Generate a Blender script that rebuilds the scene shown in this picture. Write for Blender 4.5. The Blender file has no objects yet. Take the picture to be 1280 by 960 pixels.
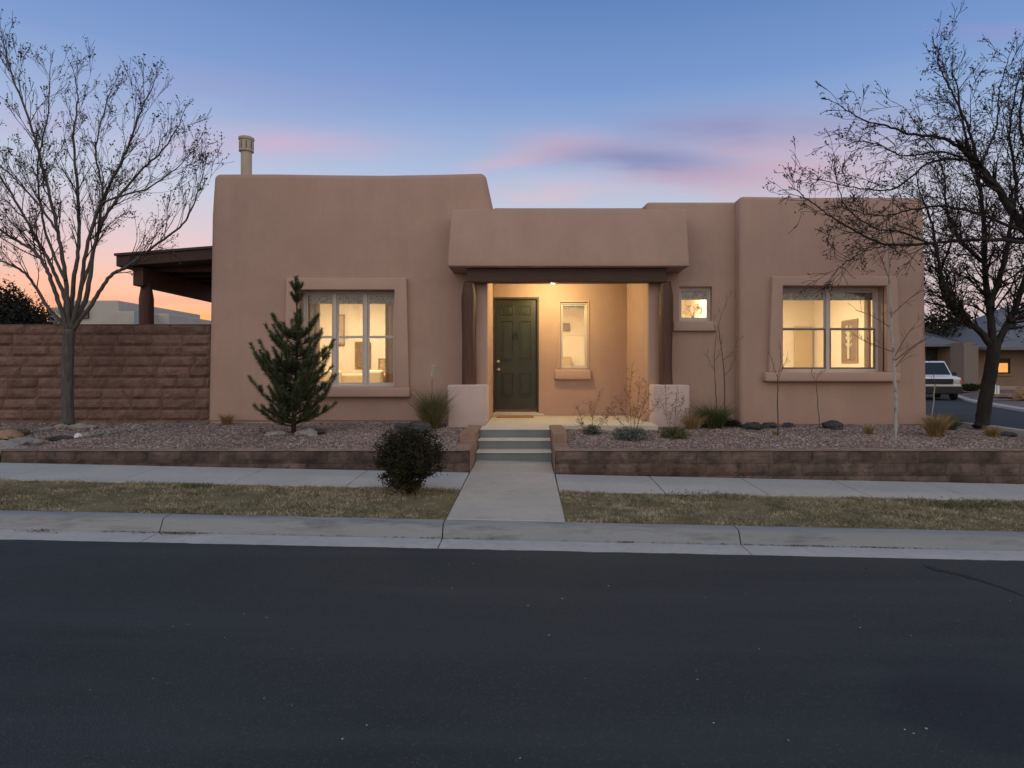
import bpy, bmesh, math, random
import numpy as np
from mathutils import Vector, Matrix, noise as mnoise
R = math.radians
E = 1.40                      # eye height
scene = bpy.context.scene
col = scene.collection
rnd = random.Random(7)
nrg = np.random.default_rng(11)

def at(px, py, d):            # photograph measurement -> point at depth d
    return Vector(((px-661)/800*d, d, E+(465-py)/800*d))
def X(px, d): return (px-661)/800*d
def Z(py, d): return E+(465-py)/800*d
def cl(x, a, b): return max(a, min(b, x))
def zs(x, d): return E-(1.438-.032*d)-.021*cl(x, -14, 14)      # street-side ground
def zr(x): return E-1.378-.021*cl(x, -14, 14)                  # roadway
def zbed(d): return E-(.934-.036*(d-7.78))                     # gravel bed
def dbed(py):                                                  # depth of a bed point seen at row py
    return (.934+.036*7.78)/((py-465)/800+.036)

# ------------------------------------------------------------------ materials
MATS = {}
class NT:
    def __init__(s, name):
        s.m = bpy.data.materials.new(name); s.m.use_nodes = True
        s.t = s.m.node_tree; s.b = s.t.nodes['Principled BSDF']; s.out = s.t.nodes['Material Output']
    def n(s, typ, **kw):
        nd = s.t.nodes.new(typ)
        for k, v in kw.items():
            if k in nd.inputs: nd.inputs[k].default_value = v
            else: setattr(nd, k, v)
        return nd
    def l(s, a, b): s.t.links.new(a, b)
def c4(c): return (c[0], c[1], c[2], 1)
def mat(name, c1, c2=None, rough=.85, scale=6, c3=None, scale2=60, bump=0, bscale=80, tint=0, metallic=0, spec=.3, stretch=None, amt2=.5, bdist=.01, detail=6):
    if name in MATS: return MATS[name]
    N = NT(name)
    N.b.inputs['Roughness'].default_value = rough
    N.b.inputs['Metallic'].default_value = metallic
    N.b.inputs['Specular IOR Level'].default_value = spec
    tc = N.n('ShaderNodeTexCoord')
    vec = tc.outputs['Object']
    if stretch:
        mp = N.n('ShaderNodeMapping'); mp.inputs['Scale'].default_value = stretch
        N.l(vec, mp.inputs[0]); vec = mp.outputs[0]
    n1 = N.n('ShaderNodeTexNoise', Scale=scale, Detail=detail, Roughness=.6); N.l(vec, n1.inputs['Vector'])
    r1 = N.n('ShaderNodeValToRGB'); r1.color_ramp.elements[0].position = .35; r1.color_ramp.elements[1].position = .65
    r1.color_ramp.elements[0].color = c4(c1); r1.color_ramp.elements[1].color = c4(c2 or c1)
    N.l(n1.outputs['Fac'], r1.inputs[0]); cur = r1.outputs[0]
    if c3:
        n2 = N.n('ShaderNodeTexNoise', Scale=scale2, Detail=4, Roughness=.7); N.l(vec, n2.inputs['Vector'])
        mr = N.n('ShaderNodeMapRange'); mr.inputs[1].default_value = .5; mr.inputs[2].default_value = .7; mr.inputs[4].default_value = amt2
        N.l(n2.outputs['Fac'], mr.inputs[0])
        mx = N.n('ShaderNodeMix', data_type='RGBA'); N.l(mr.outputs[0], mx.inputs[0]); N.l(cur, mx.inputs[6]); mx.inputs[7].default_value = c4(c3)
        cur = mx.outputs[2]
    if tint:
        at_ = N.n('ShaderNodeAttribute'); at_.attribute_name = 'tint'
        mr = N.n('ShaderNodeMapRange'); mr.inputs[3].default_value = 1-tint; mr.inputs[4].default_value = 1+tint
        N.l(at_.outputs['Fac'], mr.inputs[0])
        vm = N.n('ShaderNodeVectorMath', operation='SCALE'); N.l(cur, vm.inputs[0]); N.l(mr.outputs[0], vm.inputs['Scale'])
        cur = vm.outputs[0]
    N.l(cur, N.b.inputs['Base Color'])
    if bump:
        nb = N.n('ShaderNodeTexNoise', Scale=bscale, Detail=5, Roughness=.65); N.l(vec, nb.inputs['Vector'])
        bp = N.n('ShaderNodeBump', Strength=bump, Distance=bdist); N.l(nb.outputs['Fac'], bp.inputs['Height'])
        N.l(bp.outputs[0], N.b.inputs['Normal'])
    MATS[name] = N.m
    return N.m
def emis(name, c, s):
    N = NT(name); N.b.inputs['Base Color'].default_value = c4(c)
    N.b.inputs['Emission Color'].default_value = c4(c); N.b.inputs['Emission Strength'].default_value = s
    MATS[name] = N.m; return N.m

M_stucco = mat('stucco', (.425,.285,.235), (.475,.325,.27), rough=.93, scale=.9, c3=(.39,.265,.22), scale2=3.0, amt2=.45, bump=.5, bscale=38, bdist=.012, spec=.15)
def streaks(m):
    t = m.node_tree; b = t.nodes['Principled BSDF']; src = b.inputs['Base Color'].links[0].from_socket
    tc = t.nodes.new('ShaderNodeTexCoord'); mp = t.nodes.new('ShaderNodeMapping'); mp.inputs['Scale'].default_value = (2.2,2.2,.28); t.links.new(tc.outputs['Object'], mp.inputs[0])
    n = t.nodes.new('ShaderNodeTexNoise'); n.inputs['Scale'].default_value = 1.6; n.inputs['Detail'].default_value = 7; n.inputs['Roughness'].default_value = .7; t.links.new(mp.outputs[0], n.inputs['Vector'])
    r = t.nodes.new('ShaderNodeMapRange'); r.inputs[1].default_value = .42; r.inputs[2].default_value = .70; r.inputs[4].default_value = .38; t.links.new(n.outputs['Fac'], r.inputs[0])
    x = t.nodes.new('ShaderNodeMix'); x.data_type = 'RGBA'; t.links.new(r.outputs[0], x.inputs[0]); t.links.new(src, x.inputs[6]); x.inputs[7].default_value = (.36,.25,.205,1)
    t.links.new(x.outputs[2], b.inputs['Base Color'])
streaks(M_stucco)
M_trim   = mat('stucco_trim', (.46,.315,.262), (.49,.34,.28), rough=.93, scale=2, bump=.25, bscale=80, bdist=.005, spec=.15)
M_lowst  = mat('stucco_low', (.50,.39,.36), (.55,.43,.39), rough=.93, scale=3, bump=.5, bscale=60, bdist=.008, spec=.15)
M_wood   = mat('dark_wood', (.070,.034,.026), (.115,.055,.040), rough=.6, scale=5, stretch=(8,8,.6), bump=.4, bscale=20, bdist=.006)
M_beam   = mat('beam_wood', (.060,.034,.028), (.085,.048,.038), rough=.6, scale=5, stretch=(.6,8,8), bump=.3, bscale=20, bdist=.004)
M_frame  = mat('vinyl_frame', (.56,.49,.46), (.59,.52,.49), rough=.5, scale=3)
M_dsash  = mat('backlit_sash', (.20,.16,.13), rough=.5)  # lower sash colour darkened to imitate a backlit frame
M_door   = mat('door_paint', (.020,.024,.017), (.026,.029,.021), rough=.38, scale=5, spec=.5)
M_brass  = mat('satin_metal', (.55,.48,.38), rough=.3, metallic=1)
M_black  = mat('black_iron', (.02,.02,.02), rough=.4)
M_mat    = mat('coir', (.30,.17,.06), (.38,.22,.08), scale=60, bump=.6, bscale=200)
M_conc   = mat('concrete', (.40,.39,.365), (.46,.445,.42), rough=.9, scale=1.3, c3=(.28,.275,.265), scale2=14, amt2=.35, bump=.3, bscale=120, bdist=.003)
M_walk   = mat('walk_concrete', (.40,.375,.335), (.46,.43,.385), rough=.9, scale=1.1, c3=(.29,.27,.25), scale2=9, amt2=.4, bump=.3, bscale=120, bdist=.003)
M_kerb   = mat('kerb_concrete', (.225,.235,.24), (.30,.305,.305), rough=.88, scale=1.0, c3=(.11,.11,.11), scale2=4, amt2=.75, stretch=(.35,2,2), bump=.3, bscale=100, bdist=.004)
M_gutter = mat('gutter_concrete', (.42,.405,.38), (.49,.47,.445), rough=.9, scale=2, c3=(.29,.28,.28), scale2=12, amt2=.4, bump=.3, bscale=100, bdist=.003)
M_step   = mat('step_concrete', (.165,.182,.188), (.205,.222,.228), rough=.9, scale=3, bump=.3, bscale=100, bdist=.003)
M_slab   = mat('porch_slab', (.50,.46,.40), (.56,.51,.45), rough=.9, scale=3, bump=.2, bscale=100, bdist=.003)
M_block  = mat('split_block', (.140,.084,.068), (.212,.130,.106), rough=.95, scale=7, c3=(.085,.055,.046), scale2=26, amt2=.7, tint=.14, bump=.8, bscale=45, bdist=.015)
M_ret    = mat('retaining_block', (.060,.043,.036), (.160,.112,.092), rough=.95, scale=3.5, c3=(.045,.038,.035), scale2=8, amt2=.85, tint=.25, bump=.8, bscale=50, bdist=.015)
M_cheek  = mat('cheek_block', (.24,.155,.12), (.31,.205,.155), rough=.95, scale=7, c3=(.18,.12,.10), scale2=30, amt2=.5, bump=.6, bscale=60, bdist=.008)
M_asph = None
def asphalt(name, dark=1.0):
    N = NT(name); tc = N.n('ShaderNodeTexCoord'); v = tc.outputs['Object']
    n1 = N.n('ShaderNodeTexNoise', Scale=.45, Detail=5, Roughness=.6); N.l(v, n1.inputs['Vector'])
    r = N.n('ShaderNodeValToRGB'); r.color_ramp.elements[0].position = .3; r.color_ramp.elements[1].position = .7
    r.color_ramp.elements[0].color = c4([.030*dark, .035*dark, .038*dark]); r.color_ramp.elements[1].color = c4([.042*dark, .047*dark, .050*dark]); N.l(n1.outputs['Fac'], r.inputs[0])
    v1 = N.n('ShaderNodeTexVoronoi', Scale=130.0); N.l(v, v1.inputs['Vector'])
    wn = N.n('ShaderNodeMapRange'); wn.inputs[1].default_value = .86; wn.inputs[2].default_value = 1.0; wn.inputs[4].default_value = .35
    sp = N.n('ShaderNodeSeparateColor'); N.l(v1.outputs['Color'], sp.inputs[0]); N.l(sp.outputs[0], wn.inputs[0])
    mx = N.n('ShaderNodeMix', data_type='RGBA'); N.l(wn.outputs[0], mx.inputs[0]); N.l(r.outputs[0], mx.inputs[6]); mx.inputs[7].default_value = (.13,.13,.135,1)
    mp = N.n('ShaderNodeMapping'); mp.inputs['Scale'].default_value = (.18,1.5,1); N.l(v, mp.inputs[0])
    n6 = N.n('ShaderNodeTexNoise', Scale=1.3, Detail=5, Roughness=.65); N.l(mp.outputs[0], n6.inputs['Vector'])
    r6 = N.n('ShaderNodeMapRange'); r6.inputs[1].default_value = .45; r6.inputs[2].default_value = .72; r6.inputs[4].default_value = .55; N.l(n6.outputs['Fac'], r6.inputs[0])
    m6 = N.n('ShaderNodeMix', data_type='RGBA'); N.l(r6.outputs[0], m6.inputs[0]); N.l(mx.outputs[2], m6.inputs[6]); m6.inputs[7].default_value = (.062,.068,.074,1); mx = m6
    sx = N.n('ShaderNodeSeparateXYZ'); N.l(v, sx.inputs[0])
    def mm(op, a, b):
        q = N.n('ShaderNodeMath', operation=op)
        for i, t in enumerate((a, b)):
            if isinstance(t, (int, float)): q.inputs[i].default_value = t
            else: N.l(t, q.inputs[i])
        return q.outputs[0]
    du = mm('POWER', mm('DIVIDE', mm('SUBTRACT', sx.outputs[0], 2.05), .62), 2); dv = mm('POWER', mm('DIVIDE', mm('SUBTRACT', sx.outputs[1], 2.75), .50), 2)
    n5 = N.n('ShaderNodeTexNoise', Scale=2.5, Detail=4); N.l(v, n5.inputs['Vector'])
    rr = mm('ADD', mm('ADD', du, dv), mm('MULTIPLY', mm('SUBTRACT', n5.outputs['Fac'], .5), 2.2))
    mr = N.n('ShaderNodeMapRange'); mr.interpolation_type = 'SMOOTHSTEP'; mr.inputs[1].default_value = 1.3; mr.inputs[2].default_value = 0; mr.inputs[4].default_value = .42; N.l(rr, mr.inputs[0])
    m2 = N.n('ShaderNodeMix', data_type='RGBA'); N.l(mr.outputs[0], m2.inputs[0]); N.l(mx.outputs[2], m2.inputs[6]); m2.inputs[7].default_value = (.012,.015,.03,1)
    N.l(m2.outputs[2], N.b.inputs['Base Color'])
    nb = N.n('ShaderNodeTexVoronoi', Scale=110.0); N.l(v, nb.inputs['Vector'])
    nb2 = N.n('ShaderNodeTexNoise', Scale=6.0, Detail=8, Roughness=.75); N.l(v, nb2.inputs['Vector'])
    ad = N.n('ShaderNodeMath', operation='ADD'); N.l(nb.outputs['Distance'], ad.inputs[0]); N.l(nb2.outputs['Fac'], ad.inputs[1])
    bp = N.n('ShaderNodeBump', Strength=.45, Distance=.006); N.l(ad.outputs[0], bp.inputs['Height']); N.l(bp.outputs[0], N.b.inputs['Normal'])
    N.b.inputs['Roughness'].default_value = .82; N.b.inputs['Specular IOR Level'].default_value = .25
    return N.m
M_asph = asphalt('asphalt'); M_asph_seal = asphalt('asphalt_sealed', .62)
M_soil   = mat('gravel_soil', (.17,.13,.118), (.24,.185,.17), rough=.95, scale=4, c3=(.10,.075,.07), scale2=50, amt2=.7, bump=.9, bscale=60, bdist=.02)
M_peb    = mat('pebble', (.235,.175,.155), (.315,.245,.22), rough=.9, scale=1.2, tint=.62)
M_ground = mat('earth', (.17,.13,.10), (.24,.19,.15), rough=.95, scale=.3, c3=(.12,.10,.07), scale2=3, bump=.5, bscale=10, bdist=.03)
M_turf   = mat('turf_soil', (.13,.105,.055), (.22,.185,.105), rough=.95, scale=2.5, c3=(.07,.075,.035), scale2=1.3, amt2=.5, bump=.8, bscale=60, bdist=.02)
M_blade  = mat('dormant_grass', (.19,.165,.10), (.45,.39,.27), rough=.8, scale=5, c3=(.11,.13,.055), scale2=2.3, amt2=.85, tint=.5)
M_lava   = mat('lava_rock', (.045,.042,.045), (.085,.08,.085), rough=.95, scale=8, bump=1, bscale=30, bdist=.02)
M_rock   = mat('pale_rock', (.24,.22,.205), (.34,.31,.29), rough=.95, scale=5, bump=.8, bscale=20, bdist=.02)
M_sand   = mat('sandstone', (.28,.17,.10), (.36,.24,.15), rough=.95, scale=5, bump=.6, bscale=20, bdist=.02)
M_bark   = mat('grey_bark', (.065,.058,.053), (.12,.108,.097), rough=.9, scale=9, stretch=(3,3,.6), bump=.6, bscale=30, bdist=.01)
M_bark2  = mat('dark_bark', (.018,.014,.013), (.034,.028,.025), rough=.9, scale=9, stretch=(3,3,.6), bump=.6, bscale=30, bdist=.01)
M_twig   = mat('twig', (.026,.020,.019), (.040,.031,.028), rough=.9)
M_aspen  = mat('aspen_bark', (.33,.32,.30), (.42,.41,.38), rough=.8, scale=3, c3=(.06,.055,.05), scale2=22, amt2=.9, stretch=(1,1,.6))
M_dead   = mat('dead_leaf', (.045,.030,.020), (.085,.055,.032), rough=.8, scale=5)
M_seed   = mat('dry_seed', (.09,.062,.042), (.16,.115,.08), rough=.9, scale=8)
M_litter = mat('litter_leaf', (.13,.065,.03), (.20,.10,.05), rough=.8, scale=5)
M_needle = mat('pine_needle', (.050,.070,.030), (.100,.120,.052), rough=.6, scale=5, tint=.35)
M_bush   = mat('bush_leaf', (.020,.024,.012), (.046,.042,.022), rough=.95, scale=6, tint=.25, spec=.05)
M_gr_gr  = mat('green_blades', (.055,.085,.030), (.13,.13,.06), rough=.7, scale=3, tint=.4)
M_gr_tan = mat('tan_blades', (.24,.16,.07), (.36,.25,.12), rough=.8, scale=3, tint=.35)
M_plume  = mat('plume', (.70,.66,.62), rough=.9)
M_sage   = mat('sage_leaf', (.10,.12,.10), (.17,.18,.15), rough=.8, scale=6, tint=.35)
M_hedge  = mat('hedge_leaf', (.014,.017,.012), (.030,.026,.018), rough=.7, scale=3, tint=.4)
M_pale   = mat('pale_stucco', (.42,.40,.37), (.47,.45,.41), rough=.9, scale=1, bump=.1)
M_vent   = mat('vent_metal', (.42,.36,.27), (.47,.41,.31), rough=.45, scale=4)
M_roofm  = mat('patio_roof', (.07,.055,.05), (.09,.07,.065), rough=.7, scale=3)
M_tile   = mat('roof_tile', (.13,.13,.14), (.20,.20,.21), rough=.6, scale=3, stretch=(1,6,6), bump=.8, bscale=8, bdist=.05)
M_car    = mat('car_paint', (.70,.72,.74), rough=.25, spec=.5)
M_glassd = mat('dark_glass', (.015,.02,.025), rough=.08, spec=.6)
M_tyre   = mat('tyre', (.018,.018,.018), rough=.85)
M_rim    = mat('alloy', (.35,.35,.36), rough=.35, metallic=.8)
M_lens   = mat('headlight_lens', (.45,.45,.46), rough=.15, spec=.7)
M_amber  = mat('amber_lens', (.50,.12,.04), rough=.2, spec=.6)
M_int    = mat('interior_wall', (.74,.64,.49), (.77,.67,.51), rough=.9, scale=1)
M_floor  = mat('interior_floor', (.35,.24,.14), rough=.7)
M_cur    = mat('curtain', (.42,.30,.20), (.52,.38,.26), rough=.9, scale=6, stretch=(4,4,.3))
M_sofa   = mat('sofa_fabric', (.45,.33,.20), (.52,.39,.24), rough=.95, scale=8)
M_pic    = mat('picture_dark', (.17,.11,.07), (.24,.16,.10), rough=.7, scale=6)
M_pic2   = mat('picture_pale', (.55,.47,.34), rough=.8)
M_gold   = mat('wood_frame', (.30,.19,.09), rough=.6)
M_reflect  = mat('painted_reflection', (.20,.17,.17), (.55,.50,.50), rough=.9, scale=26, c3=(.05,.045,.045), scale2=48, amt2=.8, detail=3)  # mottled greys painted to imitate trees reflected in the upper glass
M_white  = mat('white_plastic', (.75,.75,.75), rough=.5)
M_porchl = emis('lamp_glow', (1.0,.74,.40), 1.3)
M_litwin = emis('far_window_glow', (1.0,.42,.11), .75)
def glass():
    N = NT('window_glass'); N.t.nodes.remove(N.b)
    tr = N.n('ShaderNodeBsdfTransparent'); tr.inputs[0].default_value = (.93,.94,.93,1)
    gl = N.n('ShaderNodeBsdfGlossy', Roughness=.02)
    fr = N.n('ShaderNodeFresnel', IOR=1.5)
    mx = N.n('ShaderNodeMixShader'); N.l(fr.outputs[0], mx.inputs[0]); N.l(tr.outputs[0], mx.inputs[1]); N.l(gl.outputs[0], mx.inputs[2])
    N.l(mx.outputs[0], N.out.inputs[0]); return N.m
M_glass = glass()

# ------------------------------------------------------------------ scene helpers
def link(o, parent=None):
    col.objects.link(o)
    if parent: o.parent = parent
    return o
def tag(o, label=None, cat=None, group=None, kind=None):
    if label: o['label'] = label
    if cat: o['category'] = cat
    if group: o['group'] = group
    if kind: o['kind'] = kind
    return o
def empty(name, loc, label, cat, group=None):
    o = bpy.data.objects.new(name, None); o.location = loc; link(o); o.empty_display_size = .2
    return tag(o, label, cat, group)
class MB:
    def __init__(s): s.v = []; s.f = []; s.t = []
    def add(s, vs, fs, t=.5):
        o = len(s.v); s.v += [tuple(v) for v in vs]
        for f in fs: s.f.append(tuple(i+o for i in f)); s.t.append(t)
    def box(s, x0, x1, y0, y1, z0, z1, t=.5):
        s.add([(x0,y0,z0),(x1,y0,z0),(x1,y1,z0),(x0,y1,z0),(x0,y0,z1),(x1,y0,z1),(x1,y1,z1),(x0,y1,z1)],
              [(0,3,2,1),(4,5,6,7),(0,1,5,4),(1,2,6,5),(2,3,7,6),(3,0,4,7)], t)
    def prism(s, bot, top, t=.5):       # matching rings, bottom ccw seen from above
        n = len(bot)
        s.add(list(bot)+list(top), [tuple(range(n-1,-1,-1)), tuple(range(n,2*n))]+[(i,(i+1)%n,(i+1)%n+n,i+n) for i in range(n)], t)
    def tube(s, pts, rad, sides=6, cap=True, t=.5):
        n = len(pts); base = len(s.v); up = Vector((.13,.31,.94)).normalized()
        for i, p in enumerate(pts):
            a = pts[max(0,i-1)]; b = pts[min(n-1,i+1)]; d = (Vector(b)-Vector(a))
            d = d.normalized() if d.length > 1e-9 else Vector((0,0,1))
            u = d.cross(up)
            if u.length < .05: u = d.cross(Vector((1,0,0)))
            u.normalize(); w = d.cross(u)
            r = rad[i] if isinstance(rad, (list, tuple)) else rad
            for k in range(sides):
                an = 2*math.pi*k/sides
                q = Vector(p)+u*(math.cos(an)*r)+w*(math.sin(an)*r); s.v.append((q.x,q.y,q.z))
        for i in range(n-1):
            for k in range(sides):
                a = base+i*sides+k; b = base+i*sides+(k+1)%sides
                s.f.append((a,b,b+sides,a+sides)); s.t.append(t)
        if cap:
            s.f.append(tuple(base+k for k in range(sides-1,-1,-1))); s.t.append(t)
            s.f.append(tuple(base+(n-1)*sides+k for k in range(sides))); s.t.append(t)
    def build(s, name, m, parent=None, bevel=0, seg=2, smooth=False, limit=30, origin=None):
        me = bpy.data.meshes.new(name)
        vs = s.v
        if origin is not None: vs = [(a-origin[0], b-origin[1], c-origin[2]) for a,b,c in vs]
        me.from_pydata(vs, [], s.f)
        if len(set(s.t)) > 1:
            at_ = me.attributes.new('tint', 'FLOAT', 'FACE'); at_.data.foreach_set('value', s.t)
        bm = bmesh.new(); bm.from_mesh(me)
        bmesh.ops.recalc_face_normals(bm, faces=bm.faces)
        if bevel:
            ed = [e for e in bm.edges if len(e.link_faces) == 2 and e.calc_face_angle(0) > R(limit)]
            bmesh.ops.bevel(bm, geom=ed, offset=bevel, segments=seg, profile=.5, affect='EDGES', clamp_overlap=True)
        bm.to_mesh(me); bm.free()
        if smooth:
            me.polygons.foreach_set('use_smooth', [True]*len(me.polygons))
        me.materials.append(m)
        o = bpy.data.objects.new(name, me)
        if origin is not None: o.location = origin
        if parent is not None and origin is None and parent.type == 'EMPTY':
            o.location = -parent.location
        link(o, parent)
        return o
def smooth_by_angle(o, deg=35):
    me = o.data; me.polygons.foreach_set('use_smooth', [True]*len(me.polygons))
    bm = bmesh.new(); bm.from_mesh(me)
    for e in bm.edges:
        if len(e.link_faces) == 2 and e.calc_face_angle(0) > R(deg): e.smooth = False
    bm.to_mesh(me); bm.free()
def npmesh(name, V, F, m, parent=None, tint=None, smooth=False):
    me = bpy.data.meshes.new(name); k = F.shape[1]
    me.vertices.add(len(V)); me.vertices.foreach_set('co', V.astype(np.float32).ravel())
    me.loops.add(F.size); me.loops.foreach_set('vertex_index', F.astype(np.int32).ravel())
    me.polygons.add(len(F)); me.polygons.foreach_set('loop_start', np.arange(0, F.size, k, dtype=np.int32))
    me.update(calc_edges=True)
    if tint is not None:
        a = me.attributes.new('tint', 'FLOAT', 'FACE'); a.data.foreach_set('value', tint.astype(np.float32))
    if smooth: me.polygons.foreach_set('use_smooth', [True]*len(F))
    me.materials.append(m); me.validate()
    o = bpy.data.objects.new(name, me)
    if parent is not None and parent.type == 'EMPTY': o.location = -parent.location
    link(o, parent); return o
def blades(name, base, dirs, length, width, m, parent=None, bend=.3, tint=True):
    """curved 2-segment blades. base (n,3), dirs (n,3) unit, length (n,), width (n,)"""
    n = len(base)
    side = np.cross(dirs, nrg.normal(size=(n,3))); side /= np.linalg.norm(side, axis=1)[:,None]+1e-9
    out = dirs.copy(); out[:,2] = 0; out /= np.linalg.norm(out, axis=1)[:,None]+1e-6
    L = length[:,None]; w = width[:,None]
    mid = base+dirs*L*.55
    d2 = dirs+out*bend; d2[:,2] -= bend*.4; d2 /= np.linalg.norm(d2, axis=1)[:,None]
    tip = mid+d2*L*.45
    V = np.stack([base-side*w*.5, base+side*w*.5, mid+side*w*.4, mid-side*w*.4, tip], 1).reshape(-1,3)
    i = np.arange(n)[:,None]*5
    F = np.concatenate([i+np.array([[0,1,2]]), i+np.array([[0,2,3]]), i+np.array([[3,2,4]])], 1).reshape(-1,3)
    t = np.repeat(nrg.random(n), 3)
    return npmesh(name, V, F, m, parent, t if tint else None)
def leaves(name, pts, size, m, parent=None, flat=0):
    n = len(pts)
    a = nrg.normal(size=(n,3)); a /= np.linalg.norm(a, axis=1)[:,None]
    b = np.cross(a, nrg.normal(size=(n,3))); b /= np.linalg.norm(b, axis=1)[:,None]
    if flat: a[:,2] *= flat; b[:,2] *= flat
    s = (size*(.6+.8*nrg.random(n)))[:,None]
    V = np.stack([pts-a*s, pts+b*s*.45, pts+a*s, pts-b*s*.45], 1).reshape(-1,3)
    F = (np.arange(n)[:,None]*4+np.array([[0,1,2,3]]))
    return npmesh(name, V, F, m, parent, nrg.random(n))
def bake(o, cutters):
    for c in cutters:
        md = o.modifiers.new('b', 'BOOLEAN'); md.object = c; md.operation = 'DIFFERENCE'; md.solver = 'EXACT'
    bpy.context.view_layer.update()
    dg = bpy.context.evaluated_depsgraph_get()
    me = bpy.data.meshes.new_from_object(o.evaluated_get(dg))
    o.modifiers.clear(); old = o.data; o.data = me
    for c in cutters: bpy.data.objects.remove(c)
    return o
def cutter(x0, x1, y0, y1, z0, z1):
    m = MB(); m.box(x0,x1,y0,y1,z0,z1); return m.build('cutter', M_stucco)

# ------------------------------------------------------------------ ground, road, pavement
xs = [-700,-200,-60,-14,-7,0,7,14,60,200,700]; ds = [-500,-60,-8,0,5,9.2,9.3,12,30,60,100,300,900]
g = MB(); vs = []
for d in ds:
    for x in xs: vs.append((x, d, (zr(x)-.13) if d < 9.25 else (E-1.02-.88*cl((x-7)/7,0,1) if d < 99 else E-1.9)))
n = len(xs)
g.add(vs, [(j*n+i, j*n+i+1, (j+1)*n+i+1, (j+1)*n+i) for j in range(len(ds)-1) for i in range(n-1)])
tag(g.build('ground', M_ground), kind='structure')

# roadway, ragged front edge towards the gutter
rb = MB(); vs = []; fs = []
xx = [-60,-30,-14]+[ -14+.06*i for i in range(1, 420)]+[14,30,60]
xx = sorted(set(round(a,3) for a in xx))
for i, x in enumerate(xx):
    e = 4.965+.012*mnoise.noise(Vector((x*3,0,0)))+.012*mnoise.noise(Vector((x*11,3,0)))
    vs += [(x,-9,zr(x)-.012),(x,e-.05,zr(x)-.006),(x,e,zr(x)-.006),(x,e+.006,zr(x)-.03)]
    if i: 
        a = (i-1)*4; b = i*4
        fs += [(a,b,b+1,a+1),(a+1,b+1,b+2,a+2),(a+2,b+2,b+3,a+3)]
rb.add(vs, fs); tag(rb.build('road', M_asph), kind='structure')
# crack-seal seam curving across the road
sm = MB(); pts = []
for i in range(30):
    t = i/29; px = 1160+240*t; d = 4.72-1.35*t**1.25
    pts.append((X(px, d), d))
vs = []; fs = []
for i, (x, d) in enumerate(pts):
    w = .06+.015*mnoise.noise(Vector((i*.7,0,0)))
    vs += [(x,d-w,zr(x)-.003),(x,d+w,zr(x)-.003)]
    if i: fs.append((2*i-2, 2*i, 2*i+1, 2*i-1))
sm.add(vs, fs); tag(sm.build('road_seam', M_asph_seal), kind='structure')

# kerb and gutter in cast lengths
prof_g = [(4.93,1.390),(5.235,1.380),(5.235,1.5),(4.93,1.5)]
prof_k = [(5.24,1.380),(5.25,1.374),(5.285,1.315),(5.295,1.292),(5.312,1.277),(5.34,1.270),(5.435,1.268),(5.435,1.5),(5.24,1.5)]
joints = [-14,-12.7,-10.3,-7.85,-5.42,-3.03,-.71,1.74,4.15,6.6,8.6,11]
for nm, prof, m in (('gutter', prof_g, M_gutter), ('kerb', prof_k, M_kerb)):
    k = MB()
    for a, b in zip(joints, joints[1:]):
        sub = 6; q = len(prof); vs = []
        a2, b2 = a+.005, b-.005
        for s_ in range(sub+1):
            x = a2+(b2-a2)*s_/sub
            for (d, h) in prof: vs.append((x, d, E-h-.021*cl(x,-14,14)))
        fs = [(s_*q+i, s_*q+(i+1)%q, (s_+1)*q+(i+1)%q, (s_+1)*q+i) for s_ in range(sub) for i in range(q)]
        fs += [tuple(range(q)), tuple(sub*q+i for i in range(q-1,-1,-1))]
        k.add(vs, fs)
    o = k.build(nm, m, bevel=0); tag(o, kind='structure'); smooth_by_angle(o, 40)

def slab(mb, x0, x1, d0, d1, x0b=None, x1b=None, up=0):
    x0b = x0 if x0b is None else x0b; x1b = x1 if x1b is None else x1b
    c = [(x0,d0),(x1,d0),(x1b,d1),(x0b,d1)]
    mb.prism([(x,d,zs(x,d)-.12) for x,d in c], [(x,d,zs(x,d)+up) for x,d in c])
sw = MB(); g_ = .006
rj = [.309, 1.42, 2.50, 3.58, 4.66, 5.74, 6.82, 8.2]
for a, b in zip(rj, rj[1:]): slab(sw, a+g_, b-g_, 6.63, 7.537, a+g_, b-g_)
lj = [-.70,-1.9,-3.1,-4.3,-5.5,-6.7,-7.9,-9.1,-11,-13.5]
for b, a in zip(lj, lj[1:]): slab(sw, a+.003, b-g_, 6.63, 7.537)
tag(sw.build('sidewalk', M_conc, bevel=.006, seg=2), kind='structure')
wk = MB()
slab(wk, -.70, .31, 5.439, 6.615, -.695, .305, .004); slab(wk, -.695, .305, 6.627, 7.54, -.69, .30, .004); slab(wk, -.688, .298, 7.55, 8.37, -.683, .295, .004)
tag(wk.build('front_walk', M_walk, bevel=.005, seg=2), kind='structure')

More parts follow.
